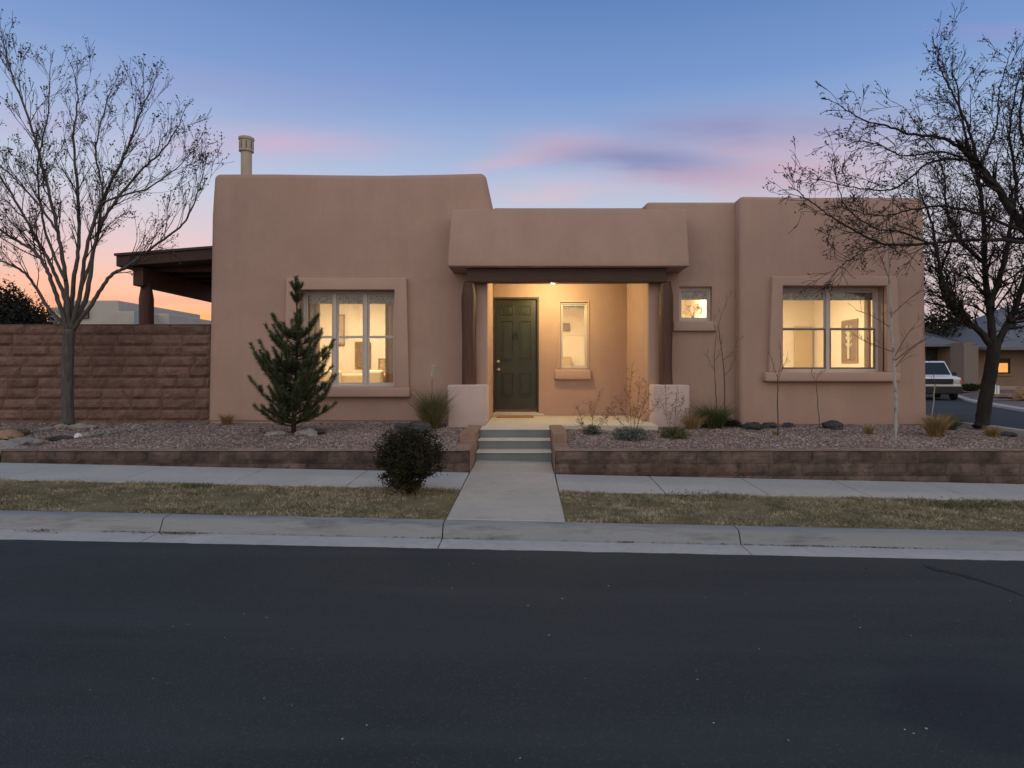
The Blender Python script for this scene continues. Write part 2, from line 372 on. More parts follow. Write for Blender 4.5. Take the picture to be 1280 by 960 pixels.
# turf strips and blades
tb = MB()
for a, b in ((-14,-.703),(.309,8.2)):
    nx = 60; vs = []; fs = []
    for j in range(5):
        for i in range(nx+1):
            x = a+(b-a)*i/nx; d = 5.437+1.183*j/4
            vs.append((x, d, zs(x,d)-.005+(.012*mnoise.noise(Vector((x*2,d*3,0))) if 0<j<4 else -.005)))
    for j in range(4):
        for i in range(nx): q = j*(nx+1)+i; fs.append((q,q+1,q+nx+2,q+nx+1))
    tb.add(vs, fs)
tag(tb.build('turf', M_turf), kind='structure')
def strip_blades(a, b, n):
    x = nrg.uniform(a, b, n); d = nrg.uniform(5.435, 6.64, n)
    patch = np.array([mnoise.noise(Vector((xx_*1.7, dd*2.6, 4))) for xx_, dd in zip(x, d)])
    keep = nrg.random(n) < cl(1, 0, 1)*(.52+patch*1.1+np.array([mnoise.noise(Vector((a_*13,b_*17,9))) for a_,b_ in zip(x,d)])*.9); x = x[keep]; d = d[keep]; patch = patch[keep]
    z = E-(1.438-.032*d)-.021*np.clip(x, -14, 14)-.008
    base = np.stack([x, d, z], 1)
    dr = nrg.normal(size=(len(x),3))*np.array([.75,.75,.25])+np.array([0,0,.8]); dr[:,2] = np.abs(dr[:,2])+.15; dr /= np.linalg.norm(dr, axis=1)[:,None]
    return base, dr, nrg.uniform(.016,.042,len(x))*(1+patch*.5), nrg.uniform(.0025,.006,len(x))
parts = [strip_blades(-5.6,-.715,62000), strip_blades(.325,5.6,66000), strip_blades(-9,-5.6,9000), strip_blades(5.6,8.1,8000)]
bb = [np.concatenate([p[i] for p in parts]) for i in range(4)]
tag(blades('dormant_lawn_grass', *bb, M_blade), 'short dormant tan and green grass on the strips between kerb and sidewalk', 'grass', kind='stuff')
# greener weeds in the lawn
def weeds(px, d, r, n):
    x0 = X(px, d); a = nrg.normal(size=(n,2))*r
    x = x0+a[:,0]*1.6; dd = d+a[:,1]
    base = np.stack([x, dd, E-(1.438-.032*dd)-.021*x], 1)
    dr = nrg.normal(size=(n,3))*np.array([.7,.7,.2])+np.array([0,0,.6]); dr[:,2]=np.abs(dr[:,2])+.2; dr /= np.linalg.norm(dr,axis=1)[:,None]
    return base, dr, nrg.uniform(.02,.045,n), nrg.uniform(.004,.009,n)
wd = [weeds(242, 6.45, .06, 500), weeds(1190, 6.35, .10, 500), weeds(1240,6.4,.1,300), weeds(880, 6.5, .12, 300)]
tag(blades('green_weeds', *[np.concatenate([w[i] for w in wd]) for i in range(4)], M_gr_gr), 'low patches of greener weeds growing in the dormant lawn', 'weeds', kind='stuff')

# gravel beds
gb = MB()
def bed(x0, x1, d0, d1, nx=40, nd=16, skip=None):
    vs = []; fs = []
    for j in range(nd+1):
        for i in range(nx+1):
            x = x0+(x1-x0)*i/nx; d = d0+(d1-d0)*j/nd
            vs.append((x, d, zbed(d)+.018*mnoise.noise(Vector((x*1.2,d*1.2,0)))+ (-.10*cl((x-6.2)/1.2,0,1) if x > 6.2 else 0) + (-.12*cl((-5.9-x)/1.2,0,1)*cl((9.2-d)/1.5,0,1) if x < -5.9 else 0)))
    for j in range(nd):
        for i in range(nx): q = j*(nx+1)+i; fs.append((q,q+1,q+nx+2,q+nx+1))
    gb.add(vs, fs)
bed(-14, -.90, 7.656, 10.62, nx=60); bed(.50, 7.42, 7.656, 10.62); 
tag(gb.build('gravel_bed', M_soil), kind='structure')
def bedz(x, d):
    return zbed(d)+.018*mnoise.noise(Vector((x*1.2,d*1.2,0)))+ (-.10*cl((x-6.2)/1.2,0,1) if x > 6.2 else 0)+ (-.12*cl((-5.9-x)/1.2,0,1)*cl((9.2-d)/1.5,0,1) if x < -5.9 else 0)
# pebbles
ico = bmesh.new(); bmesh.ops.create_icosphere(ico, subdivisions=1, radius=1)
IV = np.array([v.co[:] for v in ico.verts]); IF = np.array([[v.index for v in f.verts] for f in ico.faces]); ico.free()
def pebbles(name, P, size, m, label):
    n = len(P); nv = len(IV)
    V = np.repeat(IV[None], n, 0)*(1+nrg.uniform(-.28,.28,(n,nv,1)))
    V *= nrg.uniform(.6,1.25,(n,1,3))*np.array([1,1,.65])
    an = nrg.uniform(0,2*np.pi,n); c, s = np.cos(an), np.sin(an)
    x = V[...,0]*c[:,None]-V[...,1]*s[:,None]; y = V[...,0]*s[:,None]+V[...,1]*c[:,None]
    V = np.stack([x,y,V[...,2]], -1)*size[:,None,None]+P[:,None,:]
    F = (np.arange(n)[:,None,None]*nv+IF[None]).reshape(-1,3)
    t = np.repeat(nrg.random(n)**1.3, len(IF))
    o = npmesh(name, V.reshape(-1,3), F, m, None, t)
    return tag(o, label, 'gravel', kind='stuff')
def pebpts(x0,x1,d0,d1,n):
    x = nrg.uniform(x0,x1,n); d = nrg.uniform(d0,d1,n)
    z = np.array([bedz(a,b) for a,b in zip(x,d)])+.003
    return np.stack([x,d,z],1)
P = np.concatenate([pebpts(-6.4,-.92,7.65,10.48,34000), pebpts(.52,7.35,7.65,10.18,38000), pebpts(-9,-6.4,7.8,10.5,5500), pebpts(2.5,3.35,10.18,10.44,400)])
pebbles('landscape_gravel', P, (.0065+.0105*nrg.random(len(P))**1.6+.012*(nrg.random(len(P))>.985)), M_peb, 'pinkish brown crushed gravel covering the raised beds before the house')

# ------------------------------------------------------------------ retaining wall, block wall
def split_wall(mb, x0, x1, y, zt, rows, rh, bl, rough, thick, zbot=None, seedo=0, slope_bottom=None, cap=0):
    r_ = random.Random(31+seedo)
    for k in range(rows):
        z1 = zt-k*rh; z0 = z1-rh+.007
        x = x0-(r_.random()*bl if k else 0)
        x = x0 - (bl*.5 if k%2 else 0)
        while x < x1:
            w = bl*r_.uniform(.85,1.15); a = max(x, x0)+.002; b = min(x+w, x1)-.002; x += w
            if b-a < .05: continue
            nx = max(3, int((b-a)/.045)); nz = max(3, int(rh/.04)); vs = []; fs = []
            push = r_.uniform(-.4,.6)*rough
            for j in range(nz+1):
                for i in range(nx+1):
                    u = i/nx; v = j/nz; e = min(1, min(u,1-u)*nx*.9, min(v,1-v)*nz*.9)
                    qx = a+(b-a)*u; qz = z0+(z1-z0)*v
                    dp = (push+rough*.7+rough*1.5*mnoise.noise(Vector((qx*5+k*7,qz*9+seedo,k)))+rough*.6*mnoise.noise(Vector((qx*19,qz*26,k))))
                    vs.append((qx, y-e*(dp+rough*.9), qz))
            for j in range(nz):
                for i in range(nx): q = j*(nx+1)+i; fs.append((q,q+1,q+nx+2,q+nx+1))
            mb.add(vs, fs, r_.random())
    mb.box(x0, x1, y+.006, y+thick, zt-rows*rh-.05, zt-.003, .45)
bw = MB()
split_wall(bw, -14, -5.285, 10.62, Z(405.5,10.6), 10, .177, .56, .017, .2)
# coping
bw.box(-14, -5.285, 10.60, 10.84, Z(405.5,10.6)-.004, Z(405.5,10.6)+.004, .6)
tag(bw.build('block_wall', M_block), 'brown split-face block garden wall left of the house', 'wall')
ztop = E-.914
for (x0, x1, lab, sd) in ((-6.25, -.697, 'low brown split-block retaining wall left of the front steps', 3), (.307, 7.3, 'low brown split-block retaining wall right of the front steps', 5)):
    rt = empty('retaining_wall', ((x0+x1)/2, 7.65, ztop-.3), lab, 'retaining wall', 'low retaining walls along the sidewalk')
    m = MB(); split_wall(m, x0, x1, 7.575, ztop-.022, 3, (.148), .42, .011, .07, seedo=sd)
    m.build('wall_blocks', M_ret, rt)
    c = MB(); xx_ = x0
    while xx_ < x1-.01:
        b = min(xx_+.45, x1); c.box(xx_+.0015, b-.0015, 7.555, 7.655, ztop-.021, ztop+rnd.uniform(-.002,.002), rnd.random()); xx_ = b
    e_ = MB(); xe = x1 if sd == 3 else x0
    e_.box(min(xe,xe+(.006 if sd==3 else -.006)), max(xe,xe+(.006 if sd==3 else -.006)), 7.56, 7.655, E-1.34, ztop-.023); e_.build('wall_end', M_cheek, rt)
    c.build('capstones', mat('capstone', (.20,.15,.125), (.27,.20,.17), rough=.95, scale=5, tint=.15, bump=.5, bscale=60), rt, bevel=.005)
# step cheek walls
for sx, (a, b) in (('left', (-.90,-.695)), ('right', (.305,.497))):
    ck = MB()
    ck.box(a, b, 7.66, 8.30, E-1.34, ztop+.002, .4)
    ck.box(a, b, 8.304, 8.95, E-1.34, E-.79, .6)
    ck.box(a, b, 8.954, 9.54, E-1.2, E-.787, .5)
    tag(ck.build('step_side_wall', M_cheek, bevel=.012), 'tan block side wall on the %s of the front steps' % sx, 'wall', 'side walls of the front steps')

# ------------------------------------------------------------------ the house
H = empty('adobe_house', (0, 12, E-.82), 'single storey tan stucco adobe style house with lit windows and porch', 'house')
zb = E-.95
def wall_prism_xz(poly, y0, y1, bev=.09, seg=4, batter=0):
    m = MB()
    cx = sum(p[0] for p in poly)/len(poly)
    bot = [(x, y0+batter*(z-zb)/4, z) for x, z in poly]; top = [(x, y1, z) for x, z in poly]
    m.prism(bot, top)
    o = m.build('wall', M_stucco, H, bevel=bev, seg=seg, limit=25)
    return o
F1 = 10.5
wl = wall_prism_xz([(-5.276,zb),(-.655,zb),(-.655,E+1.75),(-.60,E+1.95),(-.605,E+2.72),(-.72,E+3.295),(-1.5,E+3.275),(-2.4,E+3.26),(-3.3,E+3.268),(-4.2,E+3.282),(-5.20,E+3.28),(-5.24,E+2.6)], F1, 17, batter=.05)
def rect(px0,px1,py0,py1,d): return X(px0,d), X(px1,d), Z(py1,d), Z(py0,d)
def shell_cut(o, ops, room):
    # o.location is relative to H; cutters are in world space
    cs = []
    for (x0,x1,z0,z1,y0,y1) in ops: cs.append(cutter(x0,x1,y0,y1,z0,z1))
    if room: cs.append(cutter(*room))
    bake(o, cs); smooth_by_angle(o, 30)
LW = rect(373,493,362,484,10.44)
roomL = (-5.02,-.90,10.78,14.2,E-.82,E+1.72)
shell_cut(wl, [(LW[0],LW[1],LW[2],LW[3],10.2,10.9)], roomL)
# centre block behind the porch
wc = MB(); wc.box(-.652, 1.815, 11.75, 17, zb, E+2.70)
wc = wc.build('wall', M_stucco, H, bevel=.01)
DR = rect(616.5,673.5,371.5,516,11.75); PW = rect(700.5,734.5,378,460.5,11.75)
roomC = (-.5,1.70,12.02,15.2,E-.78,E+1.7)
shell_cut(wc, [(DR[0],DR[1],E-.79,DR[3],11.5,11.93),(PW[0],PW[1],PW[2],PW[3],11.5,12.2)], roomC)
# wall above the porch
wu = MB(); wu.box(-.62, 2.3, 10.8, 11.9, E+1.66, E+2.78); o = wu.build('wall', M_stucco, H, bevel=.06, seg=3); smooth_by_angle(o)
# porch ceiling
pc = MB(); pc.box(-.652, 1.86, 10.21, 11.76, E+1.612, E+1.70); pc.build('porch_ceiling', M_trim, H)
# small window section
ws = MB(); pl = [(1.925,10.45),(3.40,10.45),(3.40,17),(1.80,17),(1.80,11.75)]
ws.prism([(x,y,zb) for x,y in pl], [(x,y,E+2.78) for x,y in pl]); ws = ws.build('wall', M_stucco, H, bevel=.05, seg=3, limit=35)
SW = rect(849,890,358,401,10.45); roomS = (2.0,3.3,10.75,13.5,E-.8,E+1.7)
shell_cut(ws, [(SW[0],SW[1],SW[2],SW[3],10.2,10.9)], roomS)
# right block
F2 = 10.2
wr = wall_prism_xz([(3.366,zb),(6.365,zb),(6.33,E+2.80),(5.5,E+2.807),(4.6,E+2.803),(3.9,E+2.813),(3.375,E+2.82)], F2, 17, bev=.07, batter=.04)
RW = rect(979,1109,357,465,10.12); roomR = (3.6,6.15,10.5,13.8,E-.8,E+1.7)
shell_cut(wr, [(RW[0],RW[1],RW[2],RW[3],9.9,10.6)], roomR)
# foundation line under stucco on right block and left block
fd = MB(); fd.box(3.40,6.33,F2+.012,F2+.1,zb-.05,E-.835); 
# weep screed
for q_ in ((3.375,6.358,F2-.012,F2+.02,E-.838,E-.828),(-5.27,-1.3,F1-.012,F1+.02,E-.80,E-.79)):
    wsd = MB(); wsd.box(*q_); wsd.build('weep_screed', mat('screed', (.24,.15,.12), rough=.8), H)
# porch roof parapet
pp = MB(); z0 = E+1.628; z1 = E+2.55
def ring(x0,x1,y0,y1,z): return [(x0,y0,z),(x1,y0,z),(x1,y1,z),(x0,y1,z)]
xL0,xR0 = X(559,9.85),X(862.5,9.85)
v = ring(xL0,xR0,9.85,10.9,z0)+ring(xL0+.004,xR0-.004,9.86,10.9,z0+.10)+ring(xL0+.03,xR0-.015,9.92,10.9,z0+.55)+ring(X(564,9.99),X(859.5,9.99),10.0,10.9,z1)
pp.add(v, [(3,2,1,0),(12,13,14,15)]+[(r*4+i, r*4+(i+1)%4, r*4+4+(i+1)%4, r*4+4+i) for r in range(3) for i in range(4)])
o = pp.build('porch_parapet', M_stucco, H, bevel=.026, seg=3, limit=40); smooth_by_angle(o, 30)
# dark wood beam under the porch parapet
bm_ = MB(); bm_.box(X(583,10.0), X(834,10.0), 10.0, 10.2, Z(352.5,10.0), E+1.627); bm_.build('beam', M_beam, H, bevel=.012)
# pilasters
for (a, b) in ((-.86,-.656),(1.90,2.12)):
    p = MB(); p.box(a, b, 10.215, 10.52, E-.80, E+1.64); o = p.build('pilaster', M_stucco, H, bevel=.03, seg=3); smooth_by_angle(o)
# low walls
for (a, b) in ((xL0, -.653), (X(817,9.85), xR0)):
    p = MB(); p.box(a, b, 9.85, 10.53, zb, Z(481,9.85)); o = p.build('porch_low_wall', M_lowst, H, bevel=.03, seg=3); smooth_by_angle(o)
# posts: hewn log columns
for px, sgn in ((586,1),(832.5,-1)):
    m = MB(); cx = X(px, 10.08); zb0 = Z(481,9.9)-.01; zt0 = Z(352.5,10.0)+.02; pts=[]; rr=[]
    for i in range(15):
        t = i/14; z = zb0+(zt0-zb0)*t
        w = .108+.006*math.sin(t*7+px) - (.035*cl((t-.86)/.14,0,1))
        pts.append(Vector((cx+.006*math.sin(t*5+px), 10.09, z))); rr.append(w)
    m.tube(pts, rr, 12); o = m.build('porch_post', M_wood, H); smooth_by_angle(o, 50)
# porch slab and steps
ps = MB(); ps.box(-.652, 1.93, 9.55, 11.80, E-.98, E-.80); ps.box(-.690,.300,9.0,9.548,E-.8185,E-.80)
ps.build('porch_floor', M_slab, H, bevel=.006)
st = MB(); st.box(-.690,.300,8.36,9.0,E-1.30,E-1.043); st.box(-.690,.300,8.69,9.0,E-1.042,E-.921); st.box(-.690,.300,9.012,9.5,E-1.2,E-.805)
# nosings
stp = empty('front_steps', (-.2, 8.6, E-1.165), 'three grey concrete steps rising from the walk to the porch', 'steps')
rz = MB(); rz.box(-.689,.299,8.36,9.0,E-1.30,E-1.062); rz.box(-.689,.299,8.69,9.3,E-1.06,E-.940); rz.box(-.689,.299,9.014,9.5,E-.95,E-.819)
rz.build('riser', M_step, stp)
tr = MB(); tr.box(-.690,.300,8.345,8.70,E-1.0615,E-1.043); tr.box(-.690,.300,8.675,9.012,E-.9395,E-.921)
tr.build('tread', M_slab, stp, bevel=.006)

# --- windows
def window(fr, yf, units, mid, surround=None, sill=None, ysur=None, fw=.035, reflection_band=.11, fm=M_frame, sashw=.03, single=False, label=None, dark_low=False):
    """fr=(x0,x1,z0,z1) opening, yf = depth of frame front"""
    x0,x1,z0,z1 = fr
    f = MB(); fd_ = .07
    f.box(x0+.001,x0+fw,yf,yf+fd_,z0+.001,z1-.001); f.box(x1-fw,x1-.001,yf,yf+fd_,z0+.001,z1-.001)
    f.box(x0+fw+.0005,x1-fw-.0005,yf,yf+fd_,z1-fw,z1-.001); f.box(x0+fw+.0005,x1-fw-.0005,yf,yf+fd_,z0+.001,z0+fw)
    inner = (x1-x0-2*fw); mw = .055; uw = (inner-mw*(units-1))/units; ux = []
    for k in range(units):
        a = x0+fw+k*(uw+mw); ux.append((a, a+uw))
        if k: f.box(a-mw, a, yf-.004, yf+fd_, z0+fw+.0005, z1-fw-.0005)
    w = f.build('window', fm, H, bevel=.004)
    off = w.location
    def sub(m, name, mt, **k):
        o = m.build(name, mt, None, **k); o.parent = w; o.location = -Vector(w.location)-Vector(H.location)+Vector((0,0,0)) if False else (0,0,0); return o
    for (a, b) in ux:
        zz0, zz1 = z0+fw, z1-fw
        rects = [(zz0, zz1, yf+.02)] if single else [(mid, zz1, yf+.035), (zz0, mid+.02, yf+.012)]
        for (c, d_, yy) in rects:
            s = MB(); c += .001; d_ -= .001
            s.box(a+.001,a+sashw,yy,yy+.02,c,d_); s.box(b-sashw,b-.001,yy,yy+.02,c,d_)
            s.box(a+sashw,b-sashw,yy+.0005,yy+.0195,d_-sashw,d_); s.box(a+sashw,b-sashw,yy+.0005,yy+.0195,c,c+sashw)
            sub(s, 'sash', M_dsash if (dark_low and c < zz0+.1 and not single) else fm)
            p = MB(); y_ = yy+.011; p.box(a+sashw,b-sashw,y_,y_+.003,c+sashw,d_-sashw); sub(p, 'pane', M_glass)
        if reflection_band:
            s = MB(); s.box(a+.004,b-.004,yf+.075,yf+.095,z1-fw-reflection_band,z1-fw-.002); sub(s, 'reflection_band', M_reflect)  # strip behind the glass that carries the painted tree reflection
    if surround:
        (ox0,ox1,oz1,flare) = surround
        s = MB(); y0, y1 = ysur
        pts = [(ox0-flare,z0),(ox0,oz1),(ox1,oz1),(ox1+flare,z0)]
        inn = [(x0,z0),(x0,z1),(x1,z1),(x1,z0)]
        V = [(x,y0,z) for x,z in pts]+[(x,y0,z) for x,z in inn]+[(x,y1,z) for x,z in pts]+[(x,y1,z) for x,z in inn]
        Fc = []
        for i in range(3):
            Fc += [(i,i+1,i+5,i+4),(i+8,i+12,i+13,i+9),(i,i+8,i+9,i+1),(i+4,i+5,i+13,i+12)]
        Fc += [(0,4,12,8),(3,11,15,7)]
        s.add(V, Fc); o = sub(s, 'surround', M_trim, bevel=.014, seg=3, limit=30); smooth_by_angle(o, 35)
    if sill:
        (a,b,c,d_,y0,y1) = sill; s = MB(); s.box(a,b,y0,y1,c,d_); o = sub(s, 'sill', M_trim, bevel=.022, seg=3); smooth_by_angle(o, 35)
    return w
yS = 10.44
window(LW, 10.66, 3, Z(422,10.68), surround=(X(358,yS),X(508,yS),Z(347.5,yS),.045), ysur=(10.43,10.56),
       sill=(X(352,10.38),X(512,10.38),Z(496.5,10.38),Z(484,10.38)-.001,10.38,10.70), fw=.04, reflection_band=.16)
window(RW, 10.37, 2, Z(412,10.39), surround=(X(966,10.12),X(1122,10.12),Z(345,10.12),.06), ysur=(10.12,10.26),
       sill=(X(957,10.06),X(1127,10.06),Z(477,10.06),Z(465,10.06)-.001,10.06,10.42), fw=.045, reflection_band=.15, dark_low=True)
window(PW, 11.80, 1, Z(420,11.82), sill=(X(693.5,11.66),X(739,11.66),Z(474.5,11.66),Z(462,11.66),11.66,11.86), fw=.03, sashw=.022, reflection_band=.09)
window(SW, 10.53, 1, 0, sill=(X(842,10.37),X(896.5,10.37),Z(414,10.37),Z(401.5,10.37),10.37,10.60), fw=.03, reflection_band=.17, single=True)
# slight raised margin round the porch window
mg = MB(); x0,x1,z0_,z1_ = PW; t_=.035; yy=11.735
mg.box(x0-t_,x0,yy,11.77,z0_,z1_+t_); mg.box(x1,x1+t_,yy,11.77,z0_,z1_+t_); mg.box(x0,x1,yy+.001,11.77,z1_,z1_+t_); mg.build('window_margin', M_trim, H, bevel=.008)

# --- door
x0,x1,z0_,z1_ = DR[0],DR[1],E-.79,DR[3]
df = MB(); t_=.035
df.box(x0+.001,x0+t_,11.77,11.90,z0_,z1_-.001); df.box(x1-t_,x1-.001,11.77,11.90,z0_,z1_-.001); df.box(x0+t_,x1-t_,11.771,11.90,z1_-t_,z1_-.001)
df.build('door_frame', mat('door_frame_paint', (.05,.04,.03), rough=.5), H, bevel=.003)
a,b,c,d_ = x0+t_+.003, x1-t_-.003, Z(511,11.84), z1_-t_-.003
dm = MB(); dm.box(a,b,11.845,11.89,c,d_); door = dm.build('door', M_door, H, bevel=.002)
def dsub(m, name, mt, **k):
    o = m.build(name, mt, None, **k); o.parent = door; o.location = (0,0,0); return o
W_ = b-a
for (u0,u1) in ((.14,.43),(.57,.86)):
    for (p0,p1) in ((382,394),(401,451),(466,496)):
        zz1, zz0 = Z(p0,11.84), Z(p1,11.84); xa, xb = a+W_*u0, a+W_*u1
        m = MB()
        m.box(xa,xb,11.832,11.846,zz1-.014,zz1); m.box(xa,xb,11.832,11.846,zz0,zz0+.014); m.box(xa,xa+.014,11.833,11.846,zz0+.0145,zz1-.0145); m.box(xb-.014,xb,11.833,11.846,zz0+.0145,zz1-.0145)
        dsub(m, 'panel_moulding', M_door, bevel=.005)
        m = MB(); m.box(xa+.04,xb-.04,11.835,11.846,zz0+.04,zz1-.04); dsub(m, 'panel', M_door, bevel=.008, seg=2)
def lathe(mb, c, axis, prof, sides=16):
    pts = [Vector(c)+Vector(axis)*h for h, r in prof]; mb.tube(pts, [r for h, r in prof], sides)
m = MB(); lathe(m, (a+.045,11.845,Z(452,11.84)), (0,-1,0), [(0,.03),(.012,.03),(.018,.02),(.03,.018)]); dsub(m, 'deadbolt', M_brass, smooth=False)
m = MB(); lathe(m, (a+.055,11.845,Z(462,11.84)), (0,-1,0), [(0,.032),(.008,.032),(.012,.012),(.04,.012),(.045,.026),(.06,.032),(.075,.026),(.08,.01)]); dsub(m, 'knob', M_brass)
m = MB(); kz = Z(419,11.84); kx = (a+b)/2
m.box(kx-.022,kx+.022,11.82,11.846,kz-.01,kz+.07); m.tube([Vector((kx-.03,11.815,kz+.03)),Vector((kx-.045,11.808,kz-.02)),Vector((kx-.03,11.804,kz-.06)),Vector((kx,11.802,kz-.075)),Vector((kx+.03,11.804,kz-.06)),Vector((kx+.045,11.808,kz-.02)),Vector((kx+.03,11.815,kz+.03))], .009, 8)
dsub(m, 'knocker', M_black, bevel=.003)
m = MB(); m.box(DR[0]-.05,DR[1]+.09,11.60,11.76,E-.799,E-.765); m.box(x0,x1,11.76,11.86,E-.789,E-.742); m.build('threshold', M_slab, H, bevel=.006)
dmt = MB(); dmt.box(X(621,11.3),X(667,11.3),11.16,11.56,E-.798,E-.782)
tag(dmt.build('door_mat', M_mat, bevel=.004), 'small tan coir mat on the porch floor before the front door', 'door mat')
# porch ceiling lamp
lm = MB(); lc = (X(691,10.95),10.95,E+1.612); lathe(lm, lc, (0,0,-1), [(0,.13),(.02,.135),(.03,.13)], 24); lamp = lm.build('ceiling_lamp', M_frame, H)
ld = MB(); lathe(ld, (lc[0],lc[1],lc[2]-.03), (0,0,-1), [(0,.12),(.03,.115),(.05,.095),(.065,.06),(.072,.02)], 24)
o = ld.build('lamp_dome', M_porchl, None, smooth=True); o.parent = lamp; o.location = (0,0,0)
# vent pipe on the roof
vp = MB(); vx = X(308,11.6); zt = E+3.0
lathe(vp, (vx,11.6,zt), (0,0,1), [(0,.095),(Z(190,11.6)-zt,.095)], 20); vp = vp.build('vent_pipe', M_vent, H); smooth_by_angle(vp, 40)
vc = MB(); zc = Z(190.5,11.6); hh = Z(172,11.6)-zc
lathe(vc, (vx,11.6,zc), (0,0,1), [(0,.10),(.01,.128),(.03,.128),(.035,.115),(hh-.06,.118),(hh-.05,.135),(hh-.01,.138),(hh,.12)], 20)
o = vc.build('vent_cap', M_vent, None); o.parent = vp; o.location = (0,0,0); smooth_by_angle(o, 40)
for k in range(8):
    vs_ = MB()
    an = (k+.5)/8*2*math.pi; cx = vx+math.cos(an)*.118; cy = 11.6+math.sin(an)*.118
    vs_.tube([Vector((cx,cy,zc+.05)),Vector((cx,cy,zc+hh-.08))], .008, 4)
    o = vs_.build('vent_slot', M_black, None); o.parent = vp; o.location = (0,0,0)
# patio cover at the left side of the house
pr = MB(); D0 = 11.6
xa, xb = X(145,D0), -5.28
def sl(x): return (x-xa)/(xb-xa)*.16
pr.add([(xa,D0,Z(333,D0)),(xb,D0,Z(333,D0)+.16),(xb,D0,Z(320,D0)+.17),(xa,D0,Z(320,D0))]+[(xa,15.5,Z(333,D0)),(xb,15.5,Z(333,D0)+.16),(xb,15.5,Z(320,D0)+.17),(xa,15.5,Z(320,D0))],
       [(0,1,2,3),(7,6,5,4),(0,4,5,1),(3,2,6,7),(0,3,7,4),(1,5,6,2)])
pr.build('patio_roof', M_beam, H, bevel=.01)
pe = MB(); pe.add([(xa-.02,D0-.03,Z(320,D0)+.001),(xb,D0-.03,Z(320,D0)+.171),(xb,D0-.03,Z(317,D0)+.171),(xa-.02,D0-.03,Z(317,D0))]+[(xa-.02,15.6,Z(320,D0)+.001),(xb,15.6,Z(320,D0)+.171),(xb,15.6,Z(317,D0)+.171),(xa-.02,15.6,Z(317,D0))],
       [(0,1,2,3),(7,6,5,4),(0,4,5,1),(3,2,6,7),(0,3,7,4),(1,5,6,2)]); pe.build('patio_roof_edge', M_roofm, H)
pb = MB(); pb.box(X(166,D0+.15),X(166,D0+.15)+.19,D0+.15,15.4,Z(357,D0+.15),Z(333,D0)+.02); pb.build('patio_beam', M_wood, H, bevel=.01)
for k, yy in enumerate((D0+.35, 15.1)):
    pcx = X(183,D0+.35); m = MB(); zt = Z(358,D0+.35)+.05
    pts = [Vector((pcx,yy,z)) for z in (E-1.0, zt-.42, zt-.28, zt-.12, zt)]
    m.tube(pts, [.125,.125,.125,.10,.085], 8); o = m.build('patio_post', M_wood, H); smooth_by_angle(o, 50)
for k in range(6):
    yy = D0+.45+k*.6; m = MB(); m.box(xa+.12,xb,yy,yy+.08,Z(333,D0)-.02,Z(333,D0)+.10); m.build('rafter', M_wood, H)

# --- rooms
def liner(name, r, fl=True):
    x0,x1,y0,y1,z0,z1 = r; e = .004
    m = MB(); x0+=e; x1-=e; y1-=e; z0+=e; z1-=e; y0+=e
    v = [(x0,y0,z0),(x1,y0,z0),(x1,y1,z0),(x0,y1,z0),(x0,y0,z1),(x1,y0,z1),(x1,y1,z1),(x0,y1,z1)]
    m.add(v, [(4,5,6,7),(1,2,6,5),(2,3,7,6),(3,0,4,7)]); o = m.build('interior_wall', M_int, H)
    m = MB(); m.add([(a_,b_,c_+.004) for a_,b_,c_ in v[:4]], [(0,1,2,3)]); m.build('interior_floor', M_floor, H)
for r in (roomL, roomC, roomS, roomR): liner('room', r)
def alight(name, loc, size, power, colr=(1,.68,.33)):
    l = bpy.data.lights.new(name, 'AREA'); l.energy = power; l.color = (1,.83,.58); l.shape = 'DISK'; l.size = size
    o = bpy.data.objects.new(name, l); o.location = loc; link(o, None); o.parent = H; o.location = Vector(loc)-Vector(H.location); return o
alight('room_lamp', (-3.6,12.4,E+1.66), .7, 118); alight('room_lamp', (.2,13.2,E+1.64), .6, 95)
alight('room_lamp', (2.65,11.9,E+1.64), .5, 60); alight('room_lamp', (4.4,12.0,E+1.64), .6, 98)
pl_ = bpy.data.lights.new('porch_bulb', 'POINT'); pl_.energy = 70; pl_.color = (1,.80,.36); pl_.shadow_soft_size = .07
o = bpy.data.objects.new('porch_bulb', pl_); link(o, H); o.location = Vector((lc[0],lc[1],lc[2]-.17))-Vector(H.location)

# furniture and pictures seen through the windows
def picture(px0,px1,py0,py1,d,label,pm,art=None,name='picture'):
    x0,x1,z0,z1 = rect(px0,px1,py0,py1,d); o = empty(name, ((x0+x1)/2,d,z0), label, 'mirror' if name == 'mirror' else 'picture')
    m = MB(); t=.03
    m.box(x0,x1,d-.02,d,z0,z0+t); m.box(x0,x1,d-.02,d,z1-t,z1); m.box(x0,x0+t,d-.021,d,z0+t,z1-t); m.box(x1-t,x1,d-.021,d,z0+t,z1-t); m.build('frame', M_gold, o, bevel=.004)
    m = MB(); m.box(x0+t,x1-t,d-.012,d-.004,z0+t,z1-t); m.build('artwork', pm, o)
    if art: art(o, x0+t, x1-t, d-.016, z0+t, z1-t)
def plantart(o,x0,x1,y,z0,z1):
    m = MB(); cx=(x0+x1)/2; h=z1-z0
    m.tube([Vector((cx,y,z0+.1*h)),Vector((cx+.01,y,z0+.75*h))], .02, 4)
    for s_ in (-1,1):
        for t in (.35,.5,.62,.75): m.tube([Vector((cx,y,z0+t*h)),Vector((cx+s_*.05,y,z0+(t+.1)*h))], [.012,.02], 4)
    m.build('printed_plant', M_pic2, o)
picture(419,431,393,431,14.15,'tall framed mirror on the wall, upper left in the living room window', mat('mirror_face',(.40,.32,.22),rough=.4), name='mirror')
picture(443.5,463,427,459,14.15,'dark square framed picture low in the middle of the living room window', M_pic)
